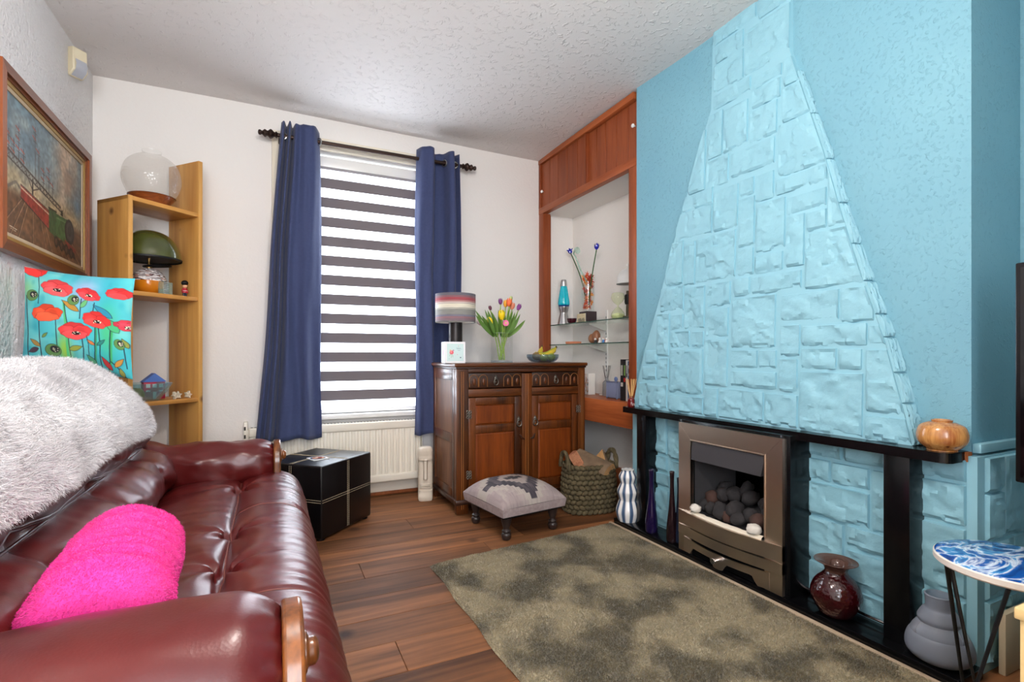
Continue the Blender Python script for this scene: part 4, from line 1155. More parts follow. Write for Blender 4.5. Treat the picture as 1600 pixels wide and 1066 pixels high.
# ------------------------------------------------------------------ corner shelf unit, set diagonally
ANG = math.atan2(0.7237, 0.8055)
shelf = thing('corner_shelf', 'pine corner shelf unit with staggered sides and three shelves', 'shelf', (-0.6276, 3.069, 0), ANG)
SW, SD = 0.3875, 0.252      # local x along the front, local y back into the corner
S('side_panel', box(0, 0.022, 0, SD, 0, 1.752, 0.002), M['pine'], shelf)
S('side_panel', box(SW-0.024, SW, 0, SD, 0, 2.045, 0.002), M['pine'], shelf)
for zz in (1.752, 1.282, 0.722, 0.20):
    S('shelf', box(0.022 if zz < 1.7 else 0.0, SW-0.024, 0.004, SD, zz-0.022, zz, 0.002), M['pine_shelf'], shelf)
def shl(lx, ly, z):
    lx *= SW/0.353
    return (-0.6276+lx*math.cos(ANG)-ly*math.sin(ANG), 3.069+lx*math.sin(ANG)+ly*math.cos(ANG), z)

# glass globe on a wooden bowl base
M['globe_glass'] = glass('globe_glass', (0.95, 0.945, 0.93, 1), 0.08, density=0.90, bump=(75, 0.5, 0.004), thin=0.3)
gl_ = thing('globe_vase', 'round clear hammered glass globe on a wooden dish, on top of the shelf', 'vase', shl(0.168, 0.115, 1.752))
S('wooden_base', lathe(sprof([(0.072, 0), (0.078, 0.006), (0.088, 0.025), (0.104, 0.050), (0.098, 0.050), (0.0, 0.048)], 4), 40),
  wood('burl', srgb(92, 40, 16), srgb(152, 80, 36), 'x', 2.2, 0.3, coat=0.3), gl_)
S('glass_globe', lathe(sprof([(0.090, 0.048), (0.108, 0.064), (0.130, 0.118), (0.133, 0.165), (0.116, 0.222), (0.080, 0.258), (0.047, 0.271), (0.043, 0.279), (0.044, 0.298)], 6), 64, cap=False), M['globe_glass'], gl_, 180)

# green dome lamp
dl = thing('dome_lamp', 'table lamp with green dome shade and mosaic glass ball base', 'lamp', shl(0.174, 0.150, 1.282))
S('ball_base', lathe(sprof([(0.035, 0), (0.055, 0.008), (0.075, 0.035), (0.080, 0.068), (0.079, 0.074)], 4), 40, cap=True), mat('amber_glass', srgb(206, 122, 24), 0.12), dl)
mos = Paint(120, 60, (150, 140, 140))
_rg = np.random.default_rng(5)
for k in range(420):
    v = _rg.random(); cl = (236, 232, 230) if v < .55 else ((70, 40, 44) if v < .8 else (170, 130, 120))
    mos.ell(_rg.random(), _rg.random(), .012+.012*_rg.random(), .03+.02*_rg.random(), cl, _rg.random()*3)
painted('mosaic_cap', mos, lambda u, v: (lambda a, b: (0.0795*math.cos(b)*math.cos(a), 0.0795*math.cos(b)*math.sin(a), 0.072+0.075*math.sin(b)))(2*math.pi*u, v*1.40), M['print_gloss'], dl, 180)
S('neck', lathe(sprof([(0.014, 0.142), (0.015, 0.150), (0.010, 0.156), (0.006, 0.160), (0.006, 0.20), (0.012, 0.205)], 2), 20), M['brass'], dl)
S('finger_ring', xf(tube([(0.062*math.cos(a*math.pi/16), 0.062*math.sin(a*math.pi/16), 0) for a in range(32)], 0.0055, 8, closed=True), (0.03, 0.045, 0.165), (R(6), R(-4), 0)), M['black_soft'], dl)
S('lamp_shade', lathe(sprof([(0.150, 0.196), (0.148, 0.205), (0.140, 0.245), (0.118, 0.292), (0.080, 0.328), (0.035, 0.345), (0.0, 0.348)], 5), 56, cap=False), mat('green_enamel', srgb(58, 66, 30), 0.14, var=(14, srgb(78, 84, 40), 0.5), coat=0.6), dl, 180)
S('shade_rim', lathe([(0.151, 0.188), (0.152, 0.197), (0.146, 0.197), (0.0, 0.200)], 56, cap=False), M['black_soft'], dl)

gb = thing('glass_block', 'small square green-edged glass block with beaded pattern on the shelf', 'ornament', shl(0.178, 0.045, 1.282), ANG+R(12))
S('block', box(0, 0.064, 0, 0.030, 0, 0.070, 0.003), glass('block_glass', (0.70, 0.86, 0.78, 1), 0.03, density=0.75, thin=0.4), gb)
S('dots', join(*[xf(ball(0.0028, n=6, m=4), (0.010+0.006*i, -0.0002, 0.008+0.0095*j)) for i in range(5) for j in range(7)]), M['silver'], gb, kind='stuff')

sol = thing('soldier_figurine', 'tiny guardsman figurine in red coat and black hat on the shelf', 'figurine', shl(0.292, 0.052, 1.282), ANG)
skin = mat('doll_skin', srgb(226, 170, 130), 0.5); redc = mat('red_paint', srgb(176, 20, 40), 0.4); navyc = mat('navy_paint', srgb(24, 26, 44), 0.4)
S('base', lathe([(0.018, 0), (0.018, 0.003)], 18), navyc, sol)
for sx_ in (-1, 1): S('leg', xf(lathe(sprof([(0.0055, 0), (0.0055, 0.012), (0.006, 0.022)], 2), 10), (sx_*0.006, 0, 0.003)), navyc, sol)
S('coat', lathe(sprof([(0.014, 0.022), (0.0145, 0.030), (0.011, 0.042), (0.010, 0.048), (0.004, 0.050)], 3), 16), redc, sol)
for sx_ in (-1, 1): S('arm', tube([(sx_*0.010, 0, 0.046), (sx_*0.0155, 0, 0.034), (sx_*0.0155, -0.003, 0.024)], 0.0035, 8), redc, sol)
S('belt', lathe([(0.0135, 0.031), (0.0140, 0.0315), (0.0138, 0.034), (0.0130, 0.0345)], 16, cap=False), M['white_gloss'], sol)
S('head', ball(0.0125, 0.0125, 0.012, (0, 0, 0.060)), skin, sol)
S('bearskin_hat', ball(0.0175, 0.0170, 0.0155, (0, 0.001, 0.077)), M['black_soft'], sol)

# bowl with fish shapes, house and stars on the low shelf
M['bowl_glass'] = glass('bowl_glass', (0.72, 0.86, 0.88, 1), 0.03, density=0.90, thin=0.35)
bw = thing('glass_bowl', 'large pale blue glass bowl on the lowest visible shelf', 'bowl', shl(0.115, 0.075, 0.722))
S('bowl', lathe(sprof([(0.0, 0.006), (0.045, 0.006), (0.058, 0.012), (0.085, 0.040), (0.108, 0.075), (0.116, 0.090), (0.119, 0.090), (0.111, 0.074), (0.088, 0.038), (0.060, 0.004), (0.045, 0.0), (0.0, 0.0)], 3), 56, cap=False), M['bowl_glass'], bw, 180)
gs = tag(S('green_shell', rock(0.035, 0.03, 0.032, 5.0), mat('olive_shell', srgb(106, 110, 62), 0.4, var=(20, srgb(150, 140, 60), 0.6)), loc=shl(0.070, 0.062, 0.760)), 'mottled olive green shell lying inside the glass bowl', 'shell')
hs = thing('house_ornament', 'red toy house with blue pitched roof behind the glass bowl', 'ornament', shl(0.200, 0.160, 0.722), ANG+R(-14))
hw = mat('house_red', srgb(190, 30, 70), 0.5); hb = mat('roof_blue', srgb(84, 120, 200), 0.5)
S('walls', box(-0.050, 0.050, -0.02, 0.02, 0, 0.095, 0.001), hw, hs)
S('roof', prism([(-0.056, 0.093), (0.056, 0.093), (0.0, 0.140)], -0.024, 0.024, 'y'), hb, hs)
for k in (-0.03, 0.0, 0.03): S('window', box(k-0.010, k+0.010, -0.0215, -0.0195, 0.062, 0.082, 0.002), M['white_gloss'], hs)
for k in (-0.03, 0.03): S('window', box(k-0.010, k+0.010, -0.0215, -0.0195, 0.040, 0.048), M['white_gloss'], hs)
S('door', box(-0.008, 0.008, -0.0215, -0.0195, 0.0, 0.040), M['cloth_white'], hs)
star_m = mat('star_white', srgb(232, 222, 200), 0.7, var=(60, srgb(190, 176, 150), 0.8))
def star(r, t):
    pts = []
    for k in range(10):
        a = math.pi/2+k*math.pi/5; q = r if k % 2 == 0 else r*0.5
        pts.append((q*math.cos(a), q*math.sin(a)))
    return prism(pts, -t, t, 'y')
for k, (lx, ly, rz_, lab) in enumerate([(0.232, 0.035, 0.3, 'white star ornament on the shelf, nearest the glass bowl'), (0.262, 0.062, -0.25, 'white star ornament on the shelf, middle of three'), (0.302, 0.042, 0.1, 'white star ornament on the shelf, farthest from the bowl')]):
    o_ = tag(S('star_ornament', star(0.022, 0.008), star_m, None, 30, loc=shl(lx, ly, 0.7405), rot=(R(-8), R(k*17-14), ANG+rz_)), lab, 'ornament', 'white stars on the shelf')

# ------------------------------------------------------------------ framed railway painting on the left wall
T = Paint(300, 210, (120, 140, 150))
n1 = T.noise(4, 4, 1); n2 = T.noise(9, 8, 2); n3 = T.noise(20, 16, 3); n4 = T.noise(40, 40, 4)
T.fill(np.clip((T.y-0.35)*1.6, 0, 1), (96, 128, 144), 0.9)
T.fill(n1*1.7-0.6, (58, 86, 106), 0.8); T.fill(n2*1.8-1.0, (150, 160, 156), 0.7)
T.fill((0.62-T.y)*2.2*(T.x < 2), (186, 160, 116), 0.75); T.fill(np.exp(-((T.y-0.42)/0.10)**2)*(0.4+n2*.6), (206, 172, 116), 0.8)
st_ = np.exp(-((T.x-0.70-0.10*(T.y-0.4))/0.16)**2)*np.clip((T.y-0.36)*3, 0, 1)
T.fill(st_*(0.35+n3*1.1), (190, 164, 138), 0.95); T.fill(st_*(n2*2-1.0), (120, 96, 84), 0.8); T.fill(np.exp(-((T.x-.93)/.06)**2-((T.y-.55)/.12)**2), (70, 120, 160), .7)
T.fill(((0.36-T.y)*14), (98, 66, 44), 1.0); T.fill(np.clip((0.36-T.y)*9, 0, 1)*(n3*1.5-.6), (66, 44, 34), .8); T.fill(np.clip((0.30-T.y)*9, 0, 1)*(n4*1.4-.6), (136, 92, 58), .7)
for x0, x1 in [(-.05, .20), (.06, .23), (.14, .26), (.30, .30), (.46, .36), (.54, .40), (.70, .44), (.80, .48), (.98, .54), (1.10, .58)]:
    T.line([(x0, 0), (x1, .33)], .007, (60, 40, 34)); T.line([(x0+.008, 0), (x1+.004, .33)], .004, (176, 136, 100))
T.line([(.0, .30), (.12, .40), (.18, .36)], .02, (90, 84, 84), .6)
# signal gantry
T.line([(.03, .60), (.66, .44)], .016, (58, 48, 46)); T.line([(.03, .545), (.66, .405)], .012, (58, 48, 46))
for k in range(16):
    a = .03+.042*k; b = a+.042
    T.line([(a, .60-.254*(a-.03)), (b, .545-.222*(b-.03))], .005, (62, 50, 46)); T.line([(a, .545-.222*(a-.03)), (b, .60-.254*(b-.03))], .005, (62, 50, 46))
T.line([(.30, .50), (.30, .34)], .016, (50, 44, 44)); T.line([(.30, .42), (.22, .53)], .009, (50, 44, 44)); T.line([(.30, .42), (.40, .48)], .009, (50, 44, 44))
for px_, h_, arms in [(.05, .74, 2), (.10, .70, 2), (.15, .82, 3), (.20, .68, 2), (.33, .93, 2), (.37, .78, 1), (.43, .66, 2), (.50, .70, 2), (.55, .60, 1)]:
    T.line([(px_, .60-.254*px_), (px_, h_)], .006, (54, 46, 48))
    for q in range(arms): T.line([(px_-.028, h_-.015-q*.07), (px_+.004, h_-.03-q*.07)], .012, (150, 60, 46)); T.line([(px_-.02, h_-.05-q*.07), (px_+.02, h_-.05-q*.07)], .005, (60, 50, 50))
# train of red coaches behind a green engine
T.poly([(.17, .40), (.17, .31), (.50, .19), (.50, .34)], (142, 40, 34)); T.line([(.17, .385), (.50, .315)], .012, (196, 166, 140)); T.line([(.17, .405), (.50, .345)], .010, (86, 72, 70)); T.line([(.17, .31), (.50, .19)], .010, (50, 32, 30))
T.poly([(.50, .37), (.50, .18), (.60, .15), (.60, .37)], (48, 82, 50)); T.line([(.50, .37), (.60, .375)], .016, (40, 42, 40))
T.poly([(.60, .36), (.60, .17), (.76, .15), (.76, .37)], (56, 94, 56)); T.line([(.61, .33), (.75, .335)], .012, (110, 150, 100), .6)
T.ell(.80, .27, .075, .115, (34, 36, 38)); T.ell(.80, .275, .055, .085, (58, 60, 62)); T.ell(.80, .275, .03, .05, (40, 42, 44))
T.poly([(.66, .37), (.70, .37), (.695, .42), (.665, .42)], (36, 38, 38)); T.poly([(.56, .16), (.88, .10), (.90, .04), (.60, .10)], (34, 30, 32)); T.poly([(.72, .18), (.90, .14), (.91, .10), (.74, .12)], (128, 40, 34))
for q in range(4): T.ell(.60+.075*q, .12-.012*q, .03, .05, (28, 26, 28)); T.ell(.60+.075*q, .12-.012*q, .016, .03, (86, 60, 50))
T.fill(np.exp(-((T.x-.69-.02*(T.y-.4))/.035)**2)*np.clip((T.y-.40)*6, 0, 1)*np.clip((.75-T.y)*4, 0, 1), (226, 214, 196), .8)
T.a *= (0.80+0.34*T.noise(60, 44, 12))[..., None]; T.a *= (0.95+0.25*T.noise(13, 10, 15))[..., None]; T.fill(st_*(n2*1.8-.75), (176, 150, 124), .6); T.fill(np.ones(T.x.shape)*.16, (120, 96, 70))
T.line([(.06, .06), (.13, .055)], .005, (220, 206, 180)); T.line([(.07, .045), (.12, .04)], .003, (220, 206, 180))
pic = thing('railway_painting', 'framed painting of a green steam train under signal gantries', 'picture', (XL+0.006, 2.86, 1.335))
PH, P0, P1 = 0.672, -0.485, 0.505      # local y from near to far end
fw_ = 0.075
S('canvas', box(0.004, 0.010, P0+fw_, P1-fw_, fw_, PH-fw_), M['linen'], pic)
# seen from the room the far end (larger y) is on the right
painted('painted_surface', T, lambda u, v: (0.0112, lerp(P0+fw_, P1-fw_, u), lerp(fw_, PH-fw_, v)), M['print_oil'], pic)
for nm, pts, mt in (('frame_rail', [(P0, 0), (P1, 0), (P1-fw_, fw_), (P0+fw_, fw_)], 'frame_wood'), ('frame_rail', [(P0, PH), (P0+fw_, PH-fw_), (P1-fw_, PH-fw_), (P1, PH)], 'frame_wood'),
                    ('frame_stile', [(P0, 0), (P0+fw_, fw_), (P0+fw_, PH-fw_), (P0, PH)], 'frame_wood_z'), ('frame_stile', [(P1, 0), (P1, PH), (P1-fw_, PH-fw_), (P1-fw_, fw_)], 'frame_wood_z')):
    # moulding: three steps falling towards the picture
    cx_ = [(p[0]+q[0])/2 for p, q in zip(pts, pts)]
    def shrink(f0, f1):
        out = []
        for (a, b) in pts:
            d_out = min(a-P0, P1-a, b, PH-b)          # 0 at the outside, fw_ at the picture
            t = f0 if d_out < fw_/2 else f1
            ya = a + (1 if a < (P0+P1)/2 else -1)*(t*fw_ - d_out)
            zb = b + (1 if b < PH/2 else -1)*(t*fw_ - d_out)
            out.append((ya, zb))
        return out
    o_ = S(nm, join(prism(shrink(0.0, 0.46), 0.0, 0.036, 'x'), prism(shrink(0.46, 0.60), 0.0, 0.026, 'x')), M[mt], pic, 30)
    S('gilt_slip', prism(shrink(0.60, 0.80), 0.0, 0.021, 'x'), M['gold'], pic, 30)
    S('slip', prism(shrink(0.80, 1.0), 0.0, 0.016, 'x'), M['linen'], pic, 30)

# ------------------------------------------------------------------ alarm sensor
se = thing('motion_sensor', 'cream plastic motion sensor high on the left wall', 'sensor', (XL+0.012, 3.20, 2.395), R(-42))
S('housing', prism([(0.0, -0.065), (0.018, -0.065), (0.050, -0.040), (0.044, 0.070), (0.0, 0.075)], -0.033, 0.033, 'y'), M['plastic_cream'], se, 20).modifiers.new('b', 'BEVEL').width = 0.004
S('lens', ([(0.0215, -0.025, -0.064), (0.0515, -0.025, -0.040), (0.0500, -0.025, 0.012), (0.0515, 0.025, -0.040), (0.0500, 0.025, 0.012), (0.0215, 0.025, -0.064), (0.058, -0.025, -0.012), (0.058, 0.025, -0.012)],
   [(1, 6, 7, 3), (6, 2, 4, 7), (0, 1, 3, 5)]), M['lens_grey'], se, 60)

# ------------------------------------------------------------------ black storage cube
cq = Vector((0.24, 2.767, 0))
cube = thing('storage_cube', 'black faux leather storage cube with pale cross stitching', 'ottoman', cq, R(45.5))
CA, CB, CHt = 0.432, 0.40, 0.388     # local x along the right-hand face, local y along the left-hand one
S('body', box(0, CA, 0, CB, 0.012, CHt-0.0, 0.010, 3), M['faux_black'], cube)
for fx_, fy_ in ((0.03, 0.03), (CA-0.03, 0.03), (0.03, CB-0.03), (CA-0.03, CB-0.03)):
    S('glide', lathe([(0.02, 0), (0.02, 0.014)], 12), M['black_soft'], cube, loc=(fx_, fy_, 0))
def dashes(p0, p1, nrm, n=34):
    p0, p1, nrm = Vector(p0), Vector(p1), Vector(nrm)
    out = []
    for k in range(n):
        a = p0.lerp(p1, (k+0.12)/n); b = p0.lerp(p1, (k+0.88)/n)
        out.append(tube([a+nrm*0.0006, b+nrm*0.0006], 0.0013, 5))
    return join(*out)
for o_ in (-0.006, 0.006):
    hz = 0.205+o_
    S('stitching', join(dashes((0.004, 0, hz), (CA-0.004, 0, hz), (0, -1, 0)), dashes((0, 0.004, hz), (0, CB-0.004, hz), (-1, 0, 0))), M['stitch'], cube, kind='stuff')
    S('stitching', join(dashes((CA/2+o_, 0, 0.02), (CA/2+o_, 0, CHt-0.008), (0, -1, 0)), dashes((CA/2+o_, 0.006, CHt), (CA/2+o_, CB-0.006, CHt), (0, 0, 1))), M['stitch'], cube, kind='stuff')
    S('stitching', join(dashes((0, CB/2+o_, 0.02), (0, CB/2+o_, CHt-0.008), (-1, 0, 0)), dashes((0.006, CB/2+o_, CHt), (CA-0.006, CB/2+o_, CHt), (0, 0, 1))), M['stitch'], cube, kind='stuff')
CP = Paint(60, 60, (232, 232, 236)); CP.ell(.5, .5, .44, .44, (40, 50, 90)); CP.ell(.5, .48, .36, .36, (206, 150, 120)); CP.ell(.42, .56, .12, .14, (236, 200, 180)); CP.ell(.62, .5, .12, .16, (176, 96, 80)); CP.ell(.5, .3, .16, .1, (120, 60, 60))
cop = at_z(497, 717, CHt)
co = thing('drinks_coaster', 'square picture coaster on the black cube', 'coaster', (cop.x, cop.y, CHt+0.0005), R(20))
S('board', box(-0.046, 0.046, -0.046, 0.046, 0, 0.004, 0.001), M['white_gloss'], co)
painted('picture', CP, lambda u, v: (lerp(-0.044, 0.044, u), lerp(-0.044, 0.044, v), 0.0045), M['print_gloss'], co)

# ------------------------------------------------------------------ carved stone head
mo = thing('stone_head', 'tall cream stone head sculpture standing by the radiator', 'sculpture', (0.935, 3.30, 0), R(-14))
def head(u, v):
    a = 2*math.pi*u; z = v*0.352
    w, d = 0.048, 0.040
    ca, sa = math.cos(a), math.sin(a)
    x = w*math.copysign(abs(ca)**0.62, ca); y = d*math.copysign(abs(sa)**0.62, sa)
    k = 1.0
    if v > 0.93: k = math.sqrt(max(0, 1-((v-0.93)/0.07)**2))*0.5+0.5
    if v < 0.03: k = 0.93+0.07*v/0.03
    x *= k; y *= k
    if sa < -0.3:
        fx_ = abs(x)
        y += (0.017+0.007*smooth(0.62, 0.74, v)*smooth(0.008, 0.02, fx_))*smooth(0.765, 0.748, v)*smooth(0.06, 0.16, v)           # face set back below the brow
        y -= 0.005*smooth(0.75, 0.765, v)*smooth(0.84, 0.79, v)
        nose = smooth(0.014, 0.009, fx_)*smooth(0.38, 0.41, v)*smooth(0.80, 0.74, v)
        y -= 0.036*nose*lerp(1.0, 0.5, (v-0.38)/0.38)
        lips = smooth(0.034, 0.028, fx_)*(smooth(0.225, 0.235, v)*smooth(0.262, 0.252, v)+smooth(0.268, 0.276, v)*smooth(0.305, 0.295, v))
        y -= 0.014*lips
        chin = smooth(0.20, 0.19, v); y -= 0.010*chin
    return (x, y, z)
V, Fc = grid(128, 120, head, close_u=True)
Fc.append(tuple(range(127, -1, -1))); Fc.append(tuple(119*128+k for k in range(128)))
S('carved_head', (V, Fc), M['plaster_stone'], mo, 40)
# ------------------------------------------------------------------ oak sideboard
SBX, SBY, SW_, SD_, SH_ = 1.010, 2.888, 0.914, 0.485, 0.910
sb = thing('oak_sideboard', 'dark carved oak sideboard with two drawers and two panelled doors', 'sideboard', (SBX, SBY, 0))
S('top', box(-0.016, SW_+0.012, -0.018, SD_, SH_-0.022, SH_, 0.007, 3), M['oak_x'], sb)
S('top_moulding', box(-0.006, SW_+0.005, -0.008, SD_, SH_-0.034, SH_-0.022, 0.004), M['oak_dark'], sb)
for x0, x1 in ((0, 0.076), (SW_-0.052, SW_)):
    p_ = S('corner_stile', box(x0, x1, 0, 0.040, 0.0, SH_-0.034, 0.003), M['oak'], sb)
    for gx in ((0.030, 0.042) if x0 == 0 else (SW_-0.032, SW_-0.020)):
        S('bead', box(gx, gx+0.003, -0.0016, 0.001, 0.03, SH_-0.05), M['oak_line'], p_)
    S('back_leg', box(x0, x0+0.05, SD_-0.045, SD_, 0.0, 0.10, 0.003), M['oak'], sb)
cs_ = S('centre_stile', box(0.438, 0.511, 0.0, 0.036, 0.10, SH_-0.066, 0.003), M['oak'], sb)
for gx in (0.464, 0.480): S('bead', box(gx, gx+0.003, -0.0016, 0.001, 0.11, SH_-0.07), M['oak_line'], cs_)
S('top_front_rail', box(0.076, SW_-0.052, 0.002, 0.036, 0.853, SH_-0.034, 0.002), M['oak_x'], sb)
for x0, x1 in ((0.076, 0.438), (0.511, SW_-0.052)):
    S('middle_rail', box(x0, x1, 0.002, 0.036, 0.703, 0.752, 0.004), M['oak_x'], sb)
S('bottom_rail', box(0.076, SW_-0.052, 0.002, 0.036, 0.062, 0.105, 0.004), M['oak_x'], sb)
S('plinth_moulding', join(box(-0.010, SW_+0.006, -0.010, 0.03, 0.058, 0.088, 0.006), box(-0.010, 0.03, 0.03, SD_, 0.058, 0.088, 0.006)), M['oak_dark'], sb)
S('back_panel', box(0.01, SW_-0.01, SD_-0.012, SD_-0.002, 0.08, SH_-0.03), M['oak_dark'], sb)
S('bottom_board', box(0.02, SW_-0.02, 0.03, SD_-0.012, 0.085, 0.10), M['oak_dark'], sb)
# left side: framed with two panels; right side plain
sd = S('side_frame', join(box(0, 0.022, 0.04, 0.085, 0.088, SH_-0.034, 0.003), box(0, 0.022, SD_-0.05, SD_, 0.088, SH_-0.034, 0.003),
      box(0, 0.022, 0.085, SD_-0.05, SH_-0.105, SH_-0.034, 0.003), box(0, 0.022, 0.085, SD_-0.05, 0.42, 0.475, 0.003), box(0, 0.022, 0.085, SD_-0.05, 0.088, 0.14, 0.003)), M['oak'], sb)
S('side_panel', box(0.008, 0.016, 0.083, SD_-0.048, 0.472, SH_-0.103), M['oak_side'], sb)
S('side_panel', box(0.008, 0.016, 0.083, SD_-0.048, 0.138, 0.424), M['oak_side'], sb)
S('side_board', box(SW_-0.02, SW_, 0.04, SD_, 0.088, SH_-0.034, 0.002), M['oak'], sb)

def ring_handle(parent, x, y, z, s=1.0):
    h = S('ring_handle', join(
        xf(tube([(0.0135*s*math.cos(a*math.pi/12), 0, 0.0175*s*math.sin(a*math.pi/12)) for a in range(24)], 0.0036*s, 8, closed=True), (x, y-0.008, z-0.010*s)),
        xf(lathe(sprof([(0.0, 0), (0.010*s, 0.001), (0.008*s, 0.006), (0, 0.008)], 3), 14), (x, y, z+0.012*s), (R(90), 0, 0)),
        prism([(x-0.012*s, z+0.004*s), (x+0.012*s, z+0.004*s), (x+0.007*s, z+0.018*s), (x, z+0.030*s), (x-0.007*s, z+0.018*s)], y-0.003, y+0.001, 'y'),
        xf(ball(0.0045*s, 0.003, 0.0055*s, n=10, m=6), (x, y-0.001, z-0.010*s))), M['pewter'], parent, 45)
    return h
def hinge(parent, x, z):
    parts = []
    for sx_ in (-1, 1):
        for sz_ in (-1, 0, 1):
            parts.append(xf(tube([(0.006*math.cos(a*math.pi/6), 0, 0.0075*math.sin(a*math.pi/6)) for a in range(12)], 0.0024, 6, closed=True), (x+sx_*0.0095, -0.004, z+sz_*0.0165)))
    parts.append(box(x-0.003, x+0.003, -0.006, 0.0, z-0.022, z+0.022, 0.001))
    return S('hinge', join(*parts), M['pewter'], parent, 45)
for x0, x1 in ((0.076, 0.438), (0.511, SW_-0.052)):
    w = x1-x0; cx_ = (x0+x1)/2
    d_ = S('drawer', box(x0+0.004, x1-0.004, 0.006, 0.03, 0.757, 0.849, 0.003), M['oak_dark'], sb)
    aw = 0.062
    for k, cx2 in enumerate((cx_-0.052-1.5*aw, cx_-0.052-0.5*aw, cx_+0.052+0.5*aw, cx_+0.052+1.5*aw)):
        if abs(cx2-cx_) > w/2-aw*0.4: cx2 = cx_+math.copysign(w/2-aw*0.55, cx2-cx_)
        r_ = aw/2-0.003
        arch = [(cx2-r_, 0.004, 0.764), (cx2-r_, 0.004, 0.812)]+[(cx2-r_*math.cos(a*math.pi/10), 0.004, 0.812+r_*0.95*math.sin(a*math.pi/10)) for a in range(1, 10)]+[(cx2+r_, 0.004, 0.812), (cx2+r_, 0.004, 0.764)]
        S('arch_carving', tube(arch, 0.0020, 6), M['oak_line'], d_, 60)
        S('flute', xf(ball(0.011, 0.006, 0.022, n=12, m=8), (cx2+0.004, 0.006, 0.795)), M['oak'], d_, 60)
    ring_handle(d_, cx_, 0.004, 0.803, 1.05)
for k, (x0, x1) in enumerate(((0.076, 0.438), (0.511, SW_-0.052))):
    dw = 0.048
    fr_ = join(box(x0+0.003, x0+dw, 0.004, 0.028, 0.108, 0.699, 0.003), box(x1-dw, x1-0.003, 0.004, 0.028, 0.108, 0.699, 0.003),
              box(x0+dw, x1-dw, 0.004, 0.028, 0.654, 0.699, 0.003), box(x0+dw, x1-dw, 0.004, 0.028, 0.482, 0.530, 0.003), box(x0+dw, x1-dw, 0.004, 0.028, 0.108, 0.158, 0.003))
    d_ = S('door', fr_, M['oak'], sb)
    for z0, z1 in ((0.530, 0.654), (0.158, 0.482)):
        a0, a1 = x0+dw, x1-dw
        i_ = 0.012
        V = [(a0-0.002, 0.018, z0-0.002), (a1+0.002, 0.018, z0-0.002), (a1+0.002, 0.018, z1+0.002), (a0-0.002, 0.018, z1+0.002), (a0+i_, 0.010, z0+i_), (a1-i_, 0.010, z0+i_), (a1-i_, 0.010, z1-i_), (a0+i_, 0.010, z1-i_)]
        S('door_panel', (V, [(4, 5, 6, 7), (0, 1, 5, 4), (1, 2, 6, 5), (2, 3, 7, 6), (3, 0, 4, 7)]), M['oak_panel'], d_, 20)
    hx = x1-0.022 if k == 0 else x0+0.022
    ring_handle(d_, hx, 0.003, 0.540, 1.15)
    ox = x0+0.002 if k == 0 else x1-0.002
    hinge(d_, ox, 0.600); hinge(d_, ox, 0.235)
    S('catch', tube([(hx+(0.005 if k == 0 else -0.005), -0.004, 0.455), (hx+(0.020 if k == 0 else -0.020), -0.010, 0.432), (hx+(0.038 if k == 0 else -0.038), -0.008, 0.428)], [0.005, 0.007, 0.004], 8), M['oak_dark'], d_, 60)

# ------------------------------------------------------------------ on the sideboard
lp = thing('table_lamp', 'drum lamp with striped grey, red and cream shade at the sideboard end', 'lamp', (1.098, 3.16, SH_))
S('base', lathe(sprof([(0.06, 0), (0.06, 0.012), (0.045, 0.016), (0.0445, 0.022)], 2)+[(0.0445, 0.262), (0.0, 0.262)], 32), mat('lamp_black', srgb(44, 38, 38), 0.35, 0.4), lp, 30)
SP = Paint(64, 120, (120, 116, 122))
for y0, y1, cl in [(0, .05, (120, 112, 114)), (.05, .11, (134, 106, 116)), (.11, .18, (150, 108, 116)), (.18, .24, (122, 120, 136)), (.24, .42, (142, 142, 136)), (.42, .47, (186, 182, 166)), (.47, .62, (230, 222, 202)),
                   (.62, .68, (214, 196, 184)), (.68, .73, (196, 132, 128)), (.73, .84, (166, 74, 82)), (.84, .90, (140, 96, 104)), (.90, 1.01, (104, 102, 112))]:
    SP.fill(((SP.y-y0)*SP.h*0.5).clip(0, 1)*((y1-SP.y)*SP.h*0.5+.5).clip(0, 1), cl)
SP.a *= (0.94+0.10*SP.noise(30, 60, 3))[..., None]
painted('lamp_shade', SP, lambda u, v: (0.131*math.cos(2*math.pi*u), 0.131*math.sin(2*math.pi*u), lerp(0.262, 0.446, v)), M['print_cloth'], lp, 180)
S('shade_lining', lathe([(0.129, 0.263), (0.129, 0.445)], 48, cap=False), M['cloth_white'], lp, 180)
S('shade_spider', join(tube([(-0.129, 0, 0.275), (0.129, 0, 0.275)], 0.002, 6), tube([(0, -0.129, 0.275), (0, 0.129, 0.275)], 0.002, 6)), M['nickel'], lp)
S('bulb', ball(0.028, 0.028, 0.036, (0, 0, 0.32)), M['white_gloss'], lp)

FP = Paint(70, 70, (246, 246, 248))
FP.fill(((FP.x-.08)*60).clip(0, 1)*((.92-FP.x)*60).clip(0, 1)*((FP.y-.08)*60).clip(0, 1)*((.92-FP.y)*60).clip(0, 1), (212, 234, 232))
FP.ell(.32, .50, .10, .09, (236, 90, 110)); FP.ell(.30, .52, .05, .05, (250, 150, 150)); FP.ell(.26, .60, .05, .03, (240, 190, 140)); FP.ell(.40, .60, .05, .03, (200, 150, 170))
for pts in ([(.32, .42), (.30, .25)], [(.36, .40), (.38, .28)], [(.26, .42), (.22, .33)]): FP.line(pts, .014, (150, 180, 130))
for pts in ([(.56, .72), (.60, .66), (.64, .72), (.68, .66), (.72, .71), (.78, .66)], [(.62, .60), (.74, .60)]): FP.line(pts, .012, (110, 130, 150))
FP.ell(.76, .26, .03, .03, (70, 90, 120)); FP.ell(.6, .4, .015, .015, (236, 120, 130)); FP.ell(.66, .8, .015, .015, (236, 120, 130)); FP.ell(.2, .2, .02, .02, (150, 190, 190))
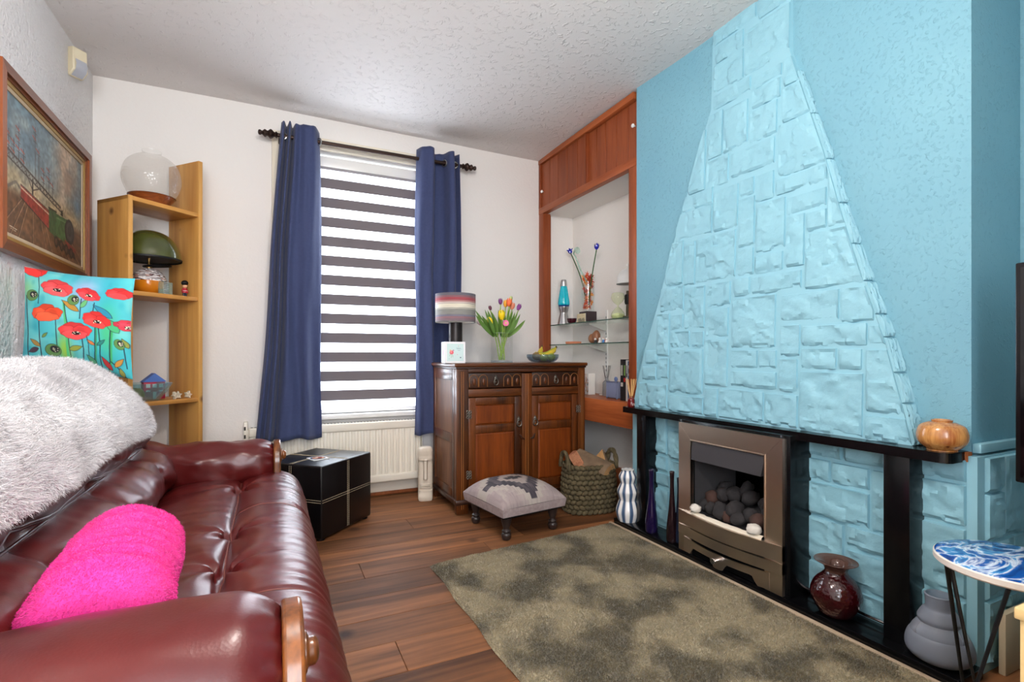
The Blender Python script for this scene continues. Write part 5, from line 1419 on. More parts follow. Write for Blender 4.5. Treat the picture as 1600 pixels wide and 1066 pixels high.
gp = at_y(712, 566, 2.965)
gf = thing('gift_box', 'white square gift box with rose and lettering on its front', 'box', (gp.x, 2.972, SH_), R(-7))
S('carton', box(-0.064, 0.064, 0, 0.118, 0, 0.132, 0.002), mat('card_white', srgb(244, 244, 248), 0.5), gf)
painted('front_print', FP, lambda u, v: (lerp(-0.0625, 0.0625, u), -0.0006, lerp(0.002, 0.130, v)), M['print'], gf)
LP_ = Paint(40, 44, (244, 244, 248)); LP_.ell(.5, .55, .16, .28, (226, 196, 216)); LP_.ell(.5, .5, .06, .12, (206, 150, 190)); LP_.ell(.25, .1, .08, .05, (80, 100, 140)); LP_.ell(.7, .12, .06, .05, (150, 170, 200))
painted('side_print', LP_, lambda u, v: (-0.0646, lerp(0.116, 0.002, u), lerp(0.002, 0.130, v)), M['print'], gf)

# tulips
tv = at_y(784, 560, 3.06)
TVX, TVY = tv.x, 3.06
M['clear_glass'] = glass('clear_glass', (0.975, 0.985, 0.98, 1), 0.01, thin=0.15)
M['vase_water'] = glass('vase_water', (0.95, 0.97, 0.92, 1), 0.0, thin=0.03)
vz = thing('flower_vase', 'tall square clear glass vase holding tulips', 'vase', (TVX, TVY, SH_), R(8))
S('glass_wall', ([(a, b_, z) for z in (0.0142, 0.195) for a, b_ in ((-.052, -.052), (.052, -.052), (.052, .052), (-.052, .052))], [(0, 1, 5, 4), (1, 2, 6, 5), (2, 3, 7, 6), (3, 0, 4, 7)]), M['clear_glass'], vz, 0)
S('glass_lip', tube([(-.052, -.052, .195), (.052, -.052, .195), (.052, .052, .195), (-.052, .052, .195)], 0.0014, 6, closed=True), mat('lip_glass', srgb(176, 186, 182), 0.1), vz, 0)
S('glass_foot', box(-0.052, 0.052, -0.052, 0.052, 0.0, 0.014), glass('foot_glass', (0.80, 0.85, 0.86, 1), 0.02, density=0.85, thin=0.4), vz)
S('water', ([(-.05, -.05, .165), (.05, -.05, .165), (.05, .05, .165), (-.05, .05, .165)], [(0, 1, 2, 3)]), M['vase_water'], vz)
stem_m = mat('stem_green', srgb(146, 176, 70), 0.5); leaf_m = mat('leaf_green', srgb(84, 122, 50), 0.5, var=(9, srgb(118, 152, 74), 0.6), stretch=(1, 1, 0.2))
tul = {}
def tulip_mat(c): 
    k = str(c)
    if k not in tul: tul[k] = mat('petal', srgb(*c), 0.5, var=(30, srgb(*[min(255, v+20) for v in c]), 0.5))
    return tul[k]
def leaf_mesh(p0, p1, bend, w):
    p0, p1 = Vector(p0), Vector(p1); n = 9
    d = (p1-p0); sd2 = d.cross(Vector((0.3, -1, 0.1))).normalized()
    up = Vector(bend)
    V, Fc = [], []
    for i in range(n+1):
        t = i/n
        c = p0.lerp(p1, t)+up*math.sin(math.pi*t)
        ww = w*(math.sin(math.pi*min(1, t*0.9+0.10))**0.8)*(1 if t < 1 else 0.02)
        nn = sd2.cross(d).normalized()
        V += [tuple(c-sd2*ww), tuple(c-nn*ww*0.35), tuple(c+sd2*ww)]
    for i in range(n):
        a = i*3; Fc += [(a, a+1, a+4, a+3), (a+1, a+2, a+5, a+4)]
    return V, Fc
tulips = [((753, 506), (248, 226, 220), 'pale pink tulip bud leaning far left in the vase', 0.016, .03), ((767, 504), (244, 206, 30), 'small yellow tulip on the left of the vase', 0.015, .0),
          ((784, 497), (246, 206, 20), 'large yellow tulip in the middle of the vase', 0.019, -.03), ((782, 473), (110, 44, 110), 'purple tulip bud standing tallest in the middle', 0.012, .02),
          ((790, 477), (250, 168, 40), 'amber tulip right of the purple bud', 0.014, .03), ((795, 476), (236, 104, 50), 'orange tulip at the top right of the bunch', 0.016, -.02),
          ((800, 481), (226, 130, 96), 'salmon tulip behind the orange one', 0.014, .03), ((810, 482), (126, 52, 128), 'purple tulip bud leaning far right', 0.013, .0),
          ((798, 468), (176, 190, 110), 'green unopened tulip bud at the very top', 0.010, .04), ((766, 482), (98, 40, 60), 'dark purple tulip bud at upper left', 0.009, .02)]
rt = random.Random(3)
for i, ((px, py), cl, lab, br, dy) in enumerate(tulips):
    p = at_y(px, py, TVY+dy)
    base = Vector((TVX+rt.uniform(-0.032, 0.032), TVY+rt.uniform(-0.03, 0.03), SH_+0.018))
    neck = Vector((TVX+(p.x-TVX)*0.38+rt.uniform(-.006, .006), TVY+dy*0.4, SH_+0.19))
    br *= 1.2
    t = thing('tulip', lab, 'flower', base, 0, 'tulips in the square vase')
    pts = spline([base-base, (neck-base), (p-base)-Vector((0, 0, 0.012))], 6)
    S('stem', tube(pts, 0.0032, 7), stem_m, t, 180)
    dirn = (p-neck).normalized()
    bl_ = Matrix.Translation(p-base) @ dirn.to_track_quat('Z', 'Y').to_matrix().to_4x4()
    for k in range(6):
        a0 = k*math.pi/3
        ring = 0.92 if k % 2 else 1.0
        def pet(u, v, a0=a0, ring=ring):
            hw_ = 0.62*math.sin(math.pi*min(1, (v*0.86+0.12)))**0.6
            a = a0+(u-0.5)*2*hw_
            r = br*ring*math.sin(math.pi*(0.10+0.72*v))**0.7
            return (r*math.cos(a), r*math.sin(a), -0.013+v*br*2.9)
        V, Fc = grid(6, 8, pet)
        S('petal', ([tuple(bl_ @ Vector(v)) for v in V], Fc), tulip_mat(cl), t, 180)
    lt = [Vector((rt.uniform(-.9, .9), rt.uniform(-.5, .5), 0)) for _ in range(4)]
    for q, lv in enumerate(lt):
        s0 = neck-base+Vector((0, 0, -0.02)); e0 = Vector((lv.x*0.055+(p.x-TVX)*0.75, lv.y*0.05, 0))+Vector((neck.x-base.x, neck.y-base.y, neck.z-base.z+0.080+0.085*rt.random()))
        S('leaf', leaf_mesh(s0, e0, (lv.x*0.014, -0.006, 0.0), 0.012+0.005*rt.random()), leaf_m, t, 180)
pp = at_y(790, 505, TVY-0.062)
pk = thing('pink_carnation', 'pink open flower low at the front of the vase', 'flower', pp, 0)
pkm = tulip_mat((232, 120, 160))
S('stem', tube([(0, 0.004, -0.005), (0.002, 0.028, -0.03), (0.0, 0.05, -0.09)], 0.003, 6), stem_m, pk, 180)
for k in range(9):
    a = k*2*math.pi/9
    def pe(u, v, a=a, k=k):
        r = 0.021*v; w_ = 0.016*math.sin(math.pi*min(1, v*.8+.15))*(u-.5)*2
        return (r*math.cos(a)-w_*math.sin(a), -0.006*math.sin(v*2)+0.004*(k % 2)-0.003*math.cos(u*9), r*math.sin(a)+w_*math.cos(a))
    S('petal', grid(5, 5, pe), pkm, pk, 180)
S('flower_centre', xf(ball(0.006, 0.004, 0.006), (0, -0.006, 0)), tulip_mat((206, 200, 110)), pk)

# fruit bowl
fbp = at_y(848, 566, 3.07)
FBX, FBY = fbp.x, 3.07
fb = thing('fruit_bowl', 'shallow smoky glass fruit bowl on the sideboard', 'bowl', (FBX, FBY, SH_))
S('bowl', lathe(sprof([(0, 0.005), (0.05, 0.005), (0.085, 0.014), (0.104, 0.034), (0.107, 0.052), (0.111, 0.053), (0.109, 0.032), (0.088, 0.009), (0.052, 0.0), (0, 0.0)], 3), 48, cap=False),
  glass('smoky_glass', (0.62, 0.70, 0.76, 1), 0.03, density=0.93, thin=0.3), fb, 180)
ban_m = mat('banana_yellow', srgb(222, 188, 50), 0.5, var=(12, srgb(196, 178, 60), 0.5)); ban_g = mat('banana_green', srgb(164, 172, 50), 0.5); ban_t = mat('banana_tip', srgb(92, 80, 36), 0.7)
for k, (dx, dy, dz, rz_, lab) in enumerate([(0.015, -0.02, 0.052, 0.10, 'front yellow banana in the fruit bowl'), (0.03, 0.02, 0.058, 0.0, 'rear green-tipped banana in the fruit bowl'), (-0.01, 0.045, 0.060, 0.55, 'short yellow banana tip at the back of the fruit bowl')]):
    b_ = thing('banana', lab, 'banana', (FBX+dx, FBY+dy, SH_+dz), rz_, 'bananas in the glass bowl')
    L_ = 0.085 if k < 2 else 0.05
    pts = spline([(-L_*0.75, 0, 0.006), (-L_*0.3, 0, -0.006), (L_*0.25, 0, 0.002), (L_*0.75, 0, 0.026), (L_*1.0, 0, 0.046)], 5)
    rr = [0.017*math.sin(math.pi*(0.08+0.84*i/(len(pts)-1)))**0.5 for i in range(len(pts))]
    rr[-4:] = [0.010, 0.007, 0.006, 0.005]
    S('skin', tube(pts, rr, 8), ban_m if k != 1 else ban_g, b_, 60)
    S('stalk', tube([pts[-1], (pts[-1][0]+0.006, 0, pts[-1][2]+0.010)], 0.005, 6), ban_t, b_)
for k, (dx, dy, dz, r_, cl, nm, lab, cat) in enumerate([(-0.052, -0.01, 0.042, 0.030, (128, 104, 62), 'kiwi_fruit', 'brown kiwi at the left of the fruit bowl', 'fruit'), (-0.01, -0.035, 0.034, 0.028, (150, 164, 40), 'green_apple', 'small green apple low in the fruit bowl', 'fruit'), (0.05, -0.03, 0.036, 0.028, (146, 160, 46), 'lime', 'lime on the right in the fruit bowl', 'fruit')]):
    tag(S(nm, rock(r_*1.1, r_, r_*0.95, k+20.0, 16, 10, 0.06), mat(nm, srgb(*cl), 0.5, bump=(80, 0.2, 0.001)), None, 180, loc=(FBX+dx, FBY+dy, SH_+dz)), lab, cat)
# ------------------------------------------------------------------ kilim footstool
stl = thing('footstool', 'low footstool with mauve kilim cushion and turned dark legs', 'stool', (1.238, 2.575, 0), R(8))
K = Paint(150, 150, (178, 160, 158))
kn = K.noise(60, 18, 4); kn2 = K.noise(40, 4, 6)
dx = np.abs(K.x-0.5); dyv = np.abs(K.y-0.52)
def steps(v, n): return np.floor(v*n)/n
diam = steps(dx, 22)/0.42+steps(dyv, 18)/0.46
K.fill((diam < 1.28)*1.0, (196, 182, 172)); K.fill((K.y < .5)*(dx < .42)*(steps(dx, 22)/.42+steps(K.y, 18)/.46 > 1.05)*1.0, (196, 182, 170), .6)
K.fill((diam < .98)*(diam > .52)*1.0, (70, 64, 72)); K.fill((diam <= .52)*1.0, (190, 172, 164)); K.fill((diam > 1.28)*(diam < 1.42)*1.0, (186, 168, 164))
sm = steps(dx, 22)/0.10+steps(dyv, 24)/0.055
K.fill((sm < 1.0)*1.0, (50, 46, 52))
for sx_ in (-1, 1): K.fill((np.abs(K.x-.5-sx_*.10) < .035)*(np.abs(K.y-.52) < .055)*(np.abs(K.x-.5-sx_*.10)+np.abs(K.y-.52) > .03)*1.0, (60, 56, 60))
K.fill(kn*1.6-.9, (150, 130, 134), .6); K.fill(kn2*1.6-.9, (206, 192, 182), .4)
K.a *= 0.86
KW, KD = 0.415, 0.425
def kush(u, v):
    a, b = 2*u-1, 2*v-1
    x = a*KW/2; yv = b*KD/2
    e = max(abs(a), abs(b))
    z = 0.175+0.095*(max(0, 1-abs(a)**3.2)**0.55)*(max(0, 1-abs(b)**3.2)**0.55)
    return (x*(1-0.02*(1-b*b)), yv*(1-0.02*(1-a*a)), z)
painted('kilim_cover', K, kush, M['print_wool'], stl, 180)
S('cushion_side', grid(80, 5, lambda u, v: (lambda p: (p[0]*(1-0.03*v*v), p[1]*(1-0.03*v*v), 0.175-0.045*v+0.006*math.sin(v*3)))((lambda t: [(-KW/2+KW*4*t, -KD/2), (KW/2, -KD/2+KD*4*(t-.25)), (KW/2-KW*4*(t-.5), KD/2), (-KW/2, KD/2-KD*4*(t-.75))][min(3, int(t*4))])(u % 1.0)), close_u=True), mat('kilim_side', srgb(146, 128, 128), 0.95, bump=(170, .6, .003), var=(60, srgb(166, 150, 147), .6)), stl, 60)
S('under_frame', box(-0.19, 0.19, -0.195, 0.195, 0.118, 0.135, 0.003), M['black_soft'], stl)
legp = sprof([(0.014, 0), (0.020, 0.004), (0.026, 0.022), (0.024, 0.034), (0.018, 0.040), (0.024, 0.046), (0.022, 0.052), (0.016, 0.058), (0.020, 0.075), (0.027, 0.10), (0.029, 0.119)], 3)
leg_dark = mat('leg_dark', srgb(46, 36, 33), 0.32)
for lx, ly in ((-0.152, -0.16), (0.152, -0.16), (-0.152, 0.16), (0.152, 0.16)):
    S('leg', lathe(legp, 22), leg_dark, stl, 50, loc=(lx, ly, 0))

# ------------------------------------------------------------------ woven log basket
BKX, BKY = 1.792, 2.650
bk = thing('log_basket', 'chunky olive woven rope basket of logs', 'basket', (BKX, BKY, 0), R(-8))
rope_m = mat('rope_olive', srgb(68, 59, 38), 0.9, var=(26, srgb(94, 82, 56), 0.7), bump=(120, 0.5, 0.003))
BA, BB, BH = 0.165, 0.118, 0.285
_ov = []
for _k in range(721):
    _a = 2*math.pi*_k/720; _cc, _ss = math.cos(_a), math.sin(_a)
    _ov.append((BA*math.copysign(abs(_cc)**0.75, _cc), BB*math.copysign(abs(_ss)**0.75, _ss)))
_ol = [0.0]
for _k in range(720): _ol.append(_ol[-1]+math.hypot(_ov[_k+1][0]-_ov[_k][0], _ov[_k+1][1]-_ov[_k][1]))
def oval(a, k=1.0):
    t = (a/(2*math.pi)) % 1.0*_ol[-1]
    return (interp(_ol, [p[0] for p in _ov], t)*k, interp(_ol, [p[1] for p in _ov], t)*k)
S('liner', grid(48, 6, lambda u, v: (*oval(2*math.pi*u, 0.90+0.07*v), 0.01+BH*0.94*v), close_u=True), mat('basket_dark', srgb(40, 35, 26), 0.9), bk, 60)
S('bottom', prism([oval(2*math.pi*k/40, 0.92) for k in range(40)], 0.004, 0.018), rope_m, bk)
lum = []
rows = 10
for j in range(rows):
    z = 0.016+j*(BH-0.02)/(rows-1)
    k_ = 0.92+0.08*math.sin(math.pi*min(1, (j+2)/rows)*0.9)
    n = 27
    for i in range(n):
        a = 2*math.pi*(i+(0.5 if j % 2 else 0))/n
        x, y = oval(a, k_); x2, y2 = oval(a+0.05, k_)
        ang = math.atan2(y2-y, x2-x)
        lum.append(xf(ball(0.0235, 0.0125, 0.0148, n=9, m=6), (x, y, z), (0, R(28 if j % 2 else -28), ang)))
S('woven_rope', join(*lum), rope_m, bk, 180, kind='stuff')
for sx_ in (-1, 1):
    for q in (0, 1):
        arc = [(sx_*(BA*0.98+0.004*math.sin(t*9+q*3.1)), 0.062*math.cos(math.pi*t)+0.006*math.cos(t*20+q*3.1), BH-0.02+0.098*math.sin(math.pi*t)+0.004*math.sin(t*20+q*3.1)) for t in [i/24 for i in range(25)]]
        S('rope_handle', tube(arc, 0.0115, 8), rope_m, bk, 180)
bark = mat('bark', srgb(98, 80, 62), 0.95, bump=(30, 0.8, 0.006), var=(14, srgb(128, 106, 82), 0.7)); cutw = wood('cut_wood', srgb(196, 142, 88), srgb(226, 180, 124), 'y', 2.5, 0.7); redw = wood('split_wood', srgb(160, 96, 66), srgb(202, 142, 104), 'x', 2.0, 0.7)
def split_log(nm, lab, r, L, loc, rot, half=True, m1=bark, m2=cutw):
    t = thing(nm, lab, 'log', loc, 0, 'firewood logs in the basket'); t.rotation_euler = rot
    n = 16; a0, a1 = (0, math.pi) if half else (0.2, 1.45)
    pts = [(r*math.cos(lerp(a0, a1, i/n)), r*math.sin(lerp(a0, a1, i/n))*(1+0.05*math.sin(i))) for i in range(n+1)]
    if not half: pts.append((0, 0))
    V = [(a, -L/2, b) for a, b in pts]+[(a, L/2, b) for a, b in pts]; k = len(pts)
    S('bark', (V, [(i, k+i, k+i+1, i+1) for i in range(n)]), m1, t, 60)
    fl = [(k-1, 0, k, 2*k-1)] if half else [(n, n+1, k+n+1, k+n), (n+1, 0, k, k+n+1)]
    S('split_face', (V, fl+[tuple(range(k)), tuple(range(2*k-1, k-1, -1))]), m2, t, 20)
    return t
split_log('split_log', 'reddish split log standing up at the left of the basket', 0.062, 0.26, (BKX-0.065, BKY+0.010, 0.225), (R(62), R(-14), R(38)), False, redw, redw)
split_log('split_log', 'half-round log with grey bark in the middle of the basket', 0.072, 0.24, (BKX+0.020, BKY-0.012, 0.262), (R(16), R(10), R(28)), True, bark, cutw)
split_log('split_log', 'pale split log at the right of the basket', 0.060, 0.22, (BKX+0.088, BKY+0.01, 0.258), (R(28), R(24), R(-12)), False, bark, cutw)

# ------------------------------------------------------------------ rug
RG0, RG1 = Vector((0.655, 0.55, 0)), Vector((1.735, 2.345, 0))
rug = thing('rug', 'olive grey mottled plush rug in front of the hearth', 'rug', (1.2, 1.45, 0))
def rug_pt(u, v):
    far_ = lerp(2.235, 2.352, u)
    x = lerp(0.658+0.004*math.sin(v*30), 1.736, u); yv = lerp(0.55, far_+0.003*math.sin(u*25), v)
    e = min(x-0.658, 1.736-x, far_-yv, yv-0.55)
    z = 0.002+0.016*smooth(0.0, 0.02, e)+0.0028*nz(x*9, yv*9, 1)+0.002*nz(x*25, yv*25, 3)
    return (x-1.2, yv-1.45, max(0.002, z))
M['rug'] = mat('rug_pile', srgb(88, 78, 55), 0.95, var=(4.0, srgb(154, 140, 110), 1.9), bump=(160, 0.7, 0.004), sheen=0.3)
rshape = grid(90, 130, rug_pt)
S('rug_base', rshape, M['rug'], rug, 180)
fur('pile', rshape, M['rug'], rug, 170000, 0.0065, 0.0030, seed=21, lean=(0.1, -0.35, 0.1), jitter=0.6, keep=None)

# ------------------------------------------------------------------ vases on the hearth
HZ = 0.0345
VP_ = Paint(96, 60, (238, 236, 232))
VP_.fill((np.sin(VP_.x*2*math.pi*9)*2.2+.1), (70, 92, 120))
svp = spline([(0.052, 0), (0.062, 0.03), (0.066, 0.06), (0.052, 0.105), (0.048, 0.12), (0.058, 0.155), (0.057, 0.172), (0.042, 0.205), (0.041, 0.215), (0.049, 0.240), (0.047, 0.255), (0.036, 0.275), (0.037, 0.285)], 6)
sv = thing('striped_vase', 'wavy white vase with blue-grey vertical stripes at the hearth end', 'vase', (1.812, 2.292, HZ))
def sv_pt(u, v):
    t = v*(len(svp)-1); i = min(int(t), len(svp)-2); f = t-i
    r = lerp(svp[i][0], svp[i+1][0], f); z = lerp(svp[i][1], svp[i+1][1], f)
    return (r*math.cos(2*math.pi*u), r*math.sin(2*math.pi*u), z)
painted('striped_glaze', VP_, sv_pt, M['print_gloss'], sv, 180)
S('inside', lathe([(0.050, 0.002), (0.030, 0.05), (0.034, 0.284)], 32), M['white_gloss'], sv, 60)

def tall_vase(lab, px, py, hgt, r0, col, nm='bud_vase', x=1.845):
    p = at_x(px, py, x)
    t = thing(nm, lab, 'vase', (x, p.y, HZ), 0, 'tall thin glass vases on the hearth')
    S('glass_body', lathe(sprof([(0.0, 0.0), (r0*0.86, 0.001), (r0, 0.03), (r0*0.95, hgt*0.22), (r0*0.55, hgt*0.52), (r0*0.36, hgt*0.8), (r0*0.42, hgt*0.985), (r0*0.48, hgt), (r0*0.30, hgt-0.002), (r0*0.26, hgt*0.75), (r0*0.4, hgt*0.5), (r0*0.8, hgt*0.12), (0, hgt*0.08)], 4), 32, cap=False),
      mat('vase_glass', srgb(*col), 0.06, coat=0.4, trans=0.35, ior=1.45), t, 180)
tall_vase('tall thin violet glass vase on the hearth, left of the others', 1018, 820, 0.325, 0.032, (30, 18, 62), x=1.80)
tall_vase('tall thin dark brown glass vase beside the fire', 1050, 830, 0.345, 0.027, (40, 24, 28), x=1.80)
tall_vase('tall thin blue-grey glass vase closest to the fire frame', 1061, 830, 0.315, 0.024, (34, 46, 70), x=1.825)

rv = thing('red_vase', 'round dark red crackle glass vase with flared rim on the hearth', 'vase', (1.822, 1.138, HZ))
M['ruby'] = mat('ruby_glass', srgb(50, 8, 12), 0.07, coat=0.3, bump=(95, 0.5, 0.003, 'voronoi'), bump2=(18, 0.4, 0.006))
S('body', lathe(sprof([(0.0, 0), (0.040, 0.001), (0.058, 0.018), (0.078, 0.058), (0.080, 0.085), (0.066, 0.120), (0.042, 0.146), (0.035, 0.156)], 6), 48, cap=False), M['ruby'], rv, 180)
S('flared_rim', lathe(sprof([(0.035, 0.156), (0.036, 0.165), (0.046, 0.180), (0.066, 0.190), (0.068, 0.1935), (0.064, 0.193), (0.044, 0.184), (0.030, 0.165), (0.030, 0.15)], 5), 48, cap=False),
  glass('rim_glass', (0.30, 0.16, 0.12, 1), 0.05, density=0.75, thin=0.4), rv, 180)
fv = thing('frosted_vase', 'stepped bulbous frosted grey-blue glass vase at the near end of the hearth', 'vase', (1.836, 0.835, HZ))
S('glass_body', lathe(sprof([(0.0, 0.0), (0.050, 0.001), (0.078, 0.018), (0.084, 0.045), (0.074, 0.078), (0.048, 0.100), (0.052, 0.116), (0.053, 0.128), (0.042, 0.150), (0.034, 0.160), (0.035, 0.190), (0.036, 0.196), (0.032, 0.196), (0.031, 0.160), (0.045, 0.125), (0.070, 0.070), (0.0, 0.012)], 5), 48, cap=False),
  mat('frosted_glass', srgb(182, 190, 206), 0.38, trans=0.6, ior=1.3), fv, 180)
wv = thing('turned_bowl', 'squat turned wooden vase on the near end of the mantel shelf', 'vase', (1.868, 0.842, 0.6675))
S('turned_body', lathe(sprof([(0.0, 0.0), (0.036, 0.0), (0.040, 0.004), (0.060, 0.025), (0.064, 0.048), (0.056, 0.074), (0.036, 0.086), (0.026, 0.088), (0.027, 0.093), (0.020, 0.093), (0.018, 0.080), (0.0, 0.07)], 5), 48, cap=False),
  wood('yew', srgb(150, 84, 36), srgb(206, 150, 86), 'z', 2.4, 0.2, coat=0.5, knots=(22, srgb(96, 44, 20))), wv, 180)
def diffuser(nm, lab, loc, bottle_m, r, h, reed_m, reeds, L, spread):
    t = thing(nm, lab, 'diffuser', loc)
    S('bottle', lathe(sprof([(0.0, 0), (r, 0.001), (r*1.02, h*0.5), (r*0.95, h*0.72), (r*0.42, h*0.84), (r*0.40, h), (0.0, h)], 4), 28), bottle_m, t, 60)
    for k in range(reeds):
        a = k*2.4; q = spread*(0.5+0.5*((k*37) % 10)/10)
        S('reed', tube([(0.002*math.cos(a), 0.002*math.sin(a), h*0.6), (q*math.cos(a), q*math.sin(a), h+L)], 0.0016, 6), reed_m, t)
    return t
reed = mat('reed', srgb(222, 176, 112), 0.7)
dp = at_z(990, 634, 0.667)
rd = diffuser('reed_diffuser', 'red glass reed diffuser with pale sticks on the mantel shelf', (1.843, 2.300, 0.6675), mat('red_glass', srgb(118, 18, 14), 0.1, coat=0.4, trans=0.3), 0.0195, 0.062, reed, 8, 0.095, 0.036)
S('bottle_label', xf(box(-0.007, 0.007, -0.0205, -0.0198, 0.008, 0.020)), M['cloth_white'], rd)

# ------------------------------------------------------------------ things on the alcove shelves
U, W_, LO = 1.1975, 1.0425, 0.6705
def ap(px, X): return at_x(px, 500, X).y
lv = thing('lava_lamp', 'turquoise lava lamp with silver base and cap on the glass shelf', 'lamp', (2.075, ap(881, 2.075), U))
S('base', lathe(sprof([(0.050, 0), (0.050, 0.004), (0.036, 0.06), (0.029, 0.088), (0.030, 0.098), (0.039, 0.130), (0.041, 0.140)], 4), 36), M['silver'], lv, 60)
S('liquid_bottle', lathe(sprof([(0.038, 0.139), (0.043, 0.150), (0.046, 0.166), (0.043, 0.195), (0.034, 0.250), (0.025, 0.300)], 4), 36), mat('turquoise_liquid', srgb(0, 170, 190), 0.08, coat=0.6, emit=(srgb(0, 170, 190), 0.15)), lv, 60)
S('wax', lathe([(0.0385, 0.1385), (0.0435, 0.150), (0.0440, 0.152)], 36, cap=False), mat('wax_blue', srgb(10, 60, 120), 0.3), lv)
S('cap', lathe(sprof([(0.026, 0.299), (0.024, 0.320), (0.019, 0.350), (0.0, 0.351)], 3), 32), M['silver'], lv, 40)
cb_ = thing('small_bowl', 'small dark red bowl beside the lava lamp', 'bowl', (2.055, ap(893.5, 2.055), U))
S('bowl', lathe(sprof([(0.0, 0.0), (0.020, 0.0), (0.032, 0.014), (0.037, 0.036), (0.034, 0.036), (0.028, 0.016), (0, 0.008)], 3), 28, cap=False), mat('plum_glaze', srgb(64, 14, 26), 0.2), cb_, 180)
bx_y = ap(919, 2.12)
bb = thing('black_box', 'dark brown box under the tall leaf vase', 'box', (2.075, bx_y, U), R(0))
S('carton', box(0, 0.085, -0.052, 0.052, 0, 0.082, 0.002), mat('choc_box', srgb(52, 38, 42), 0.5), bb)
SK = Paint(70, 40, (222, 208, 170)); SK.fill(SK.noise(6, 4, 3)*1.4-.6, (206, 186, 140), .8)
_r5 = random.Random(5)
for k in range(12):
    x0 = .14+k*.062; h0 = .28+.22*_r5.random(); SK.poly([(x0, .08), (x0+.05, .08), (x0+.05, h0), (x0+.025, h0+.08), (x0, h0)], (92, 86, 76)); SK.line([(x0+.025, .1), (x0+.025, h0)], .008, (170, 160, 136))
SK.line([(.15, .72), (.85, .74)], .02, (190, 172, 130)); SK.line([(.25, .64), (.75, .65)], .012, (180, 160, 120))
cd = thing('postcard', 'sepia postcard of a row of buildings leaning on the dark box', 'card', (2.062, bx_y+0.006, U))
S('card', box(0.002, 0.004, -0.056, 0.056, 0.001, 0.066), M['cloth_white'], cd)
painted('print', SK, lambda u, v: (0.0012, lerp(0.056, -0.056, u), lerp(0.001, 0.066, v)), M['print'], cd)
gv = thing('leaf_vase', 'tall clear glass cylinder vase filled with orange leaves', 'vase', (2.117, bx_y, U+0.0825))
S('glass_wall', lathe([(0.044, 0.0), (0.047, 0.004), (0.048, 0.215), (0.046, 0.216), (0.045, 0.012), (0.0, 0.010)], 40, cap=False), M['clear_glass'], gv, 60)
lc = [mat('maple_%d' % k, srgb(*c), 0.6) for k, c in enumerate([(206, 74, 24), (226, 120, 34), (186, 52, 20), (236, 158, 60), (150, 40, 22)])]
def maple(s):
    pts = []
    for k in range(14):
        a = math.pi/2+k*2*math.pi/14; q = s*(1.0 if k % 2 == 0 else 0.42)*(1 if k != 7 else .5); pts.append((q*math.cos(a), 0.1*s*math.cos(k*2.0), q*math.sin(a)))
    V = pts+[(0, -0.1*s, 0)]
    return V, [(i, (i+1) % 14, 14) for i in range(14)]
rl = random.Random(11)
for k in range(46):
    a = rl.uniform(0, 6.28); r_ = 0.034*math.sqrt(rl.random()); z = 0.03+0.20*k/38.0
    if z > 0.215: r_ *= 1.1
    S('maple_leaf', maple(rl.uniform(0.018, 0.028) if z < 0.2 else 0.032), lc[k % 5], gv, 0, loc=(r_*math.cos(a), r_*math.sin(a), z), rot=(rl.uniform(-1, 1), rl.uniform(-1, 1), rl.uniform(0, 6)))
blue_g = mat('blue_glass', srgb(20, 36, 170), 0.12, coat=0.5); grn_g = mat('green_stem', srgb(30, 90, 30), 0.2, coat=0.4); mint_g = glass('mint_glass', (0.66, 0.84, 0.76, 1), 0.03, density=0.7, thin=0.4)
def glass_flower(lab, px, py, X, y0, z0, head_rot, stem_m_):
    hp = at_x(px, py, X)
    base = Vector((2.117, bx_y+y0, z0))
    t = thing('glass_flower', lab, 'glass flower', base, 0, 'blown glass flowers in the leaf vase')
    pts = spline([(0, 0, 0), ((hp.x-base.x)*.45, (hp.y-base.y)*.4, (hp.z-base.z)*.5), tuple(hp-base)], 6)
    S('stem', tube(pts, 0.0042, 8), stem_m_, t, 180)
    hm = Matrix.Translation(hp-base) @ Matrix.Rotation(head_rot, 4, 'X')
    for k in range(6):
        a = k*math.pi/3
        tip = 0.030
        pt = spline([(0.004, 0), (0.013, 0.014), (0.015, 0.028), (tip if k % 2 else 0.012, 0.030 if k % 2 else 0.046)], 4)
        V, Fc = [], []
        for i, (r, z) in enumerate(pt):
            w_ = 0.010*math.sin(math.pi*(0.15+0.80*i/(len(pt)-1)))
            V += [(r*math.cos(a)-w_*math.sin(a), r*math.sin(a)+w_*math.cos(a), z), (r*1.1*math.cos(a), r*1.1*math.sin(a), z-0.001), (r*math.cos(a)+w_*math.sin(a), r*math.sin(a)-w_*math.cos(a), z)]
        for i in range(len(pt)-1):
            q = i*3; Fc += [(q, q+1, q+4, q+3), (q+1, q+2, q+5, q+4)]
        S('petal', ([tuple(hm @ Vector(v)) for v in V], Fc), blue_g, t, 180)
    return t
glass_flower('blue blown glass flower on a green stem, upright above the leaf vase', 932, 390, 2.117, -0.01, U+0.13, R(6), grn_g)
glass_flower('dark blue blown glass flower drooping left of the leaf vase', 892, 396, 2.14, 0.01, U+0.15, R(-35), grn_g)
cl_p = [at_x(a, b, 2.10) for a, b in ((917, 440), (908, 424), (900, 404), (896, 396), (904, 391), (914, 393))]
cgf = thing('clear_glass_flower', 'pale mint glass lily arching over the leaf vase', 'glass flower', cl_p[0])
S('stem', tube(spline([tuple(p-cl_p[0]) for p in cl_p[:4]], 5), 0.006, 8), mint_g, cgf, 180)
hm = cl_p[3]-cl_p[0]
S('trumpet', grid(24, 8, lambda u, v: (hm.x+(0.006+0.022*v*v)*math.cos(2*math.pi*u), hm.y-0.055*v+0.004*math.sin(u*19)*v, hm.z+(0.006+0.020*v*v)*math.sin(2*math.pi*u)+0.018*math.sin(v*2.4)), close_u=True), mint_g, cgf, 180)
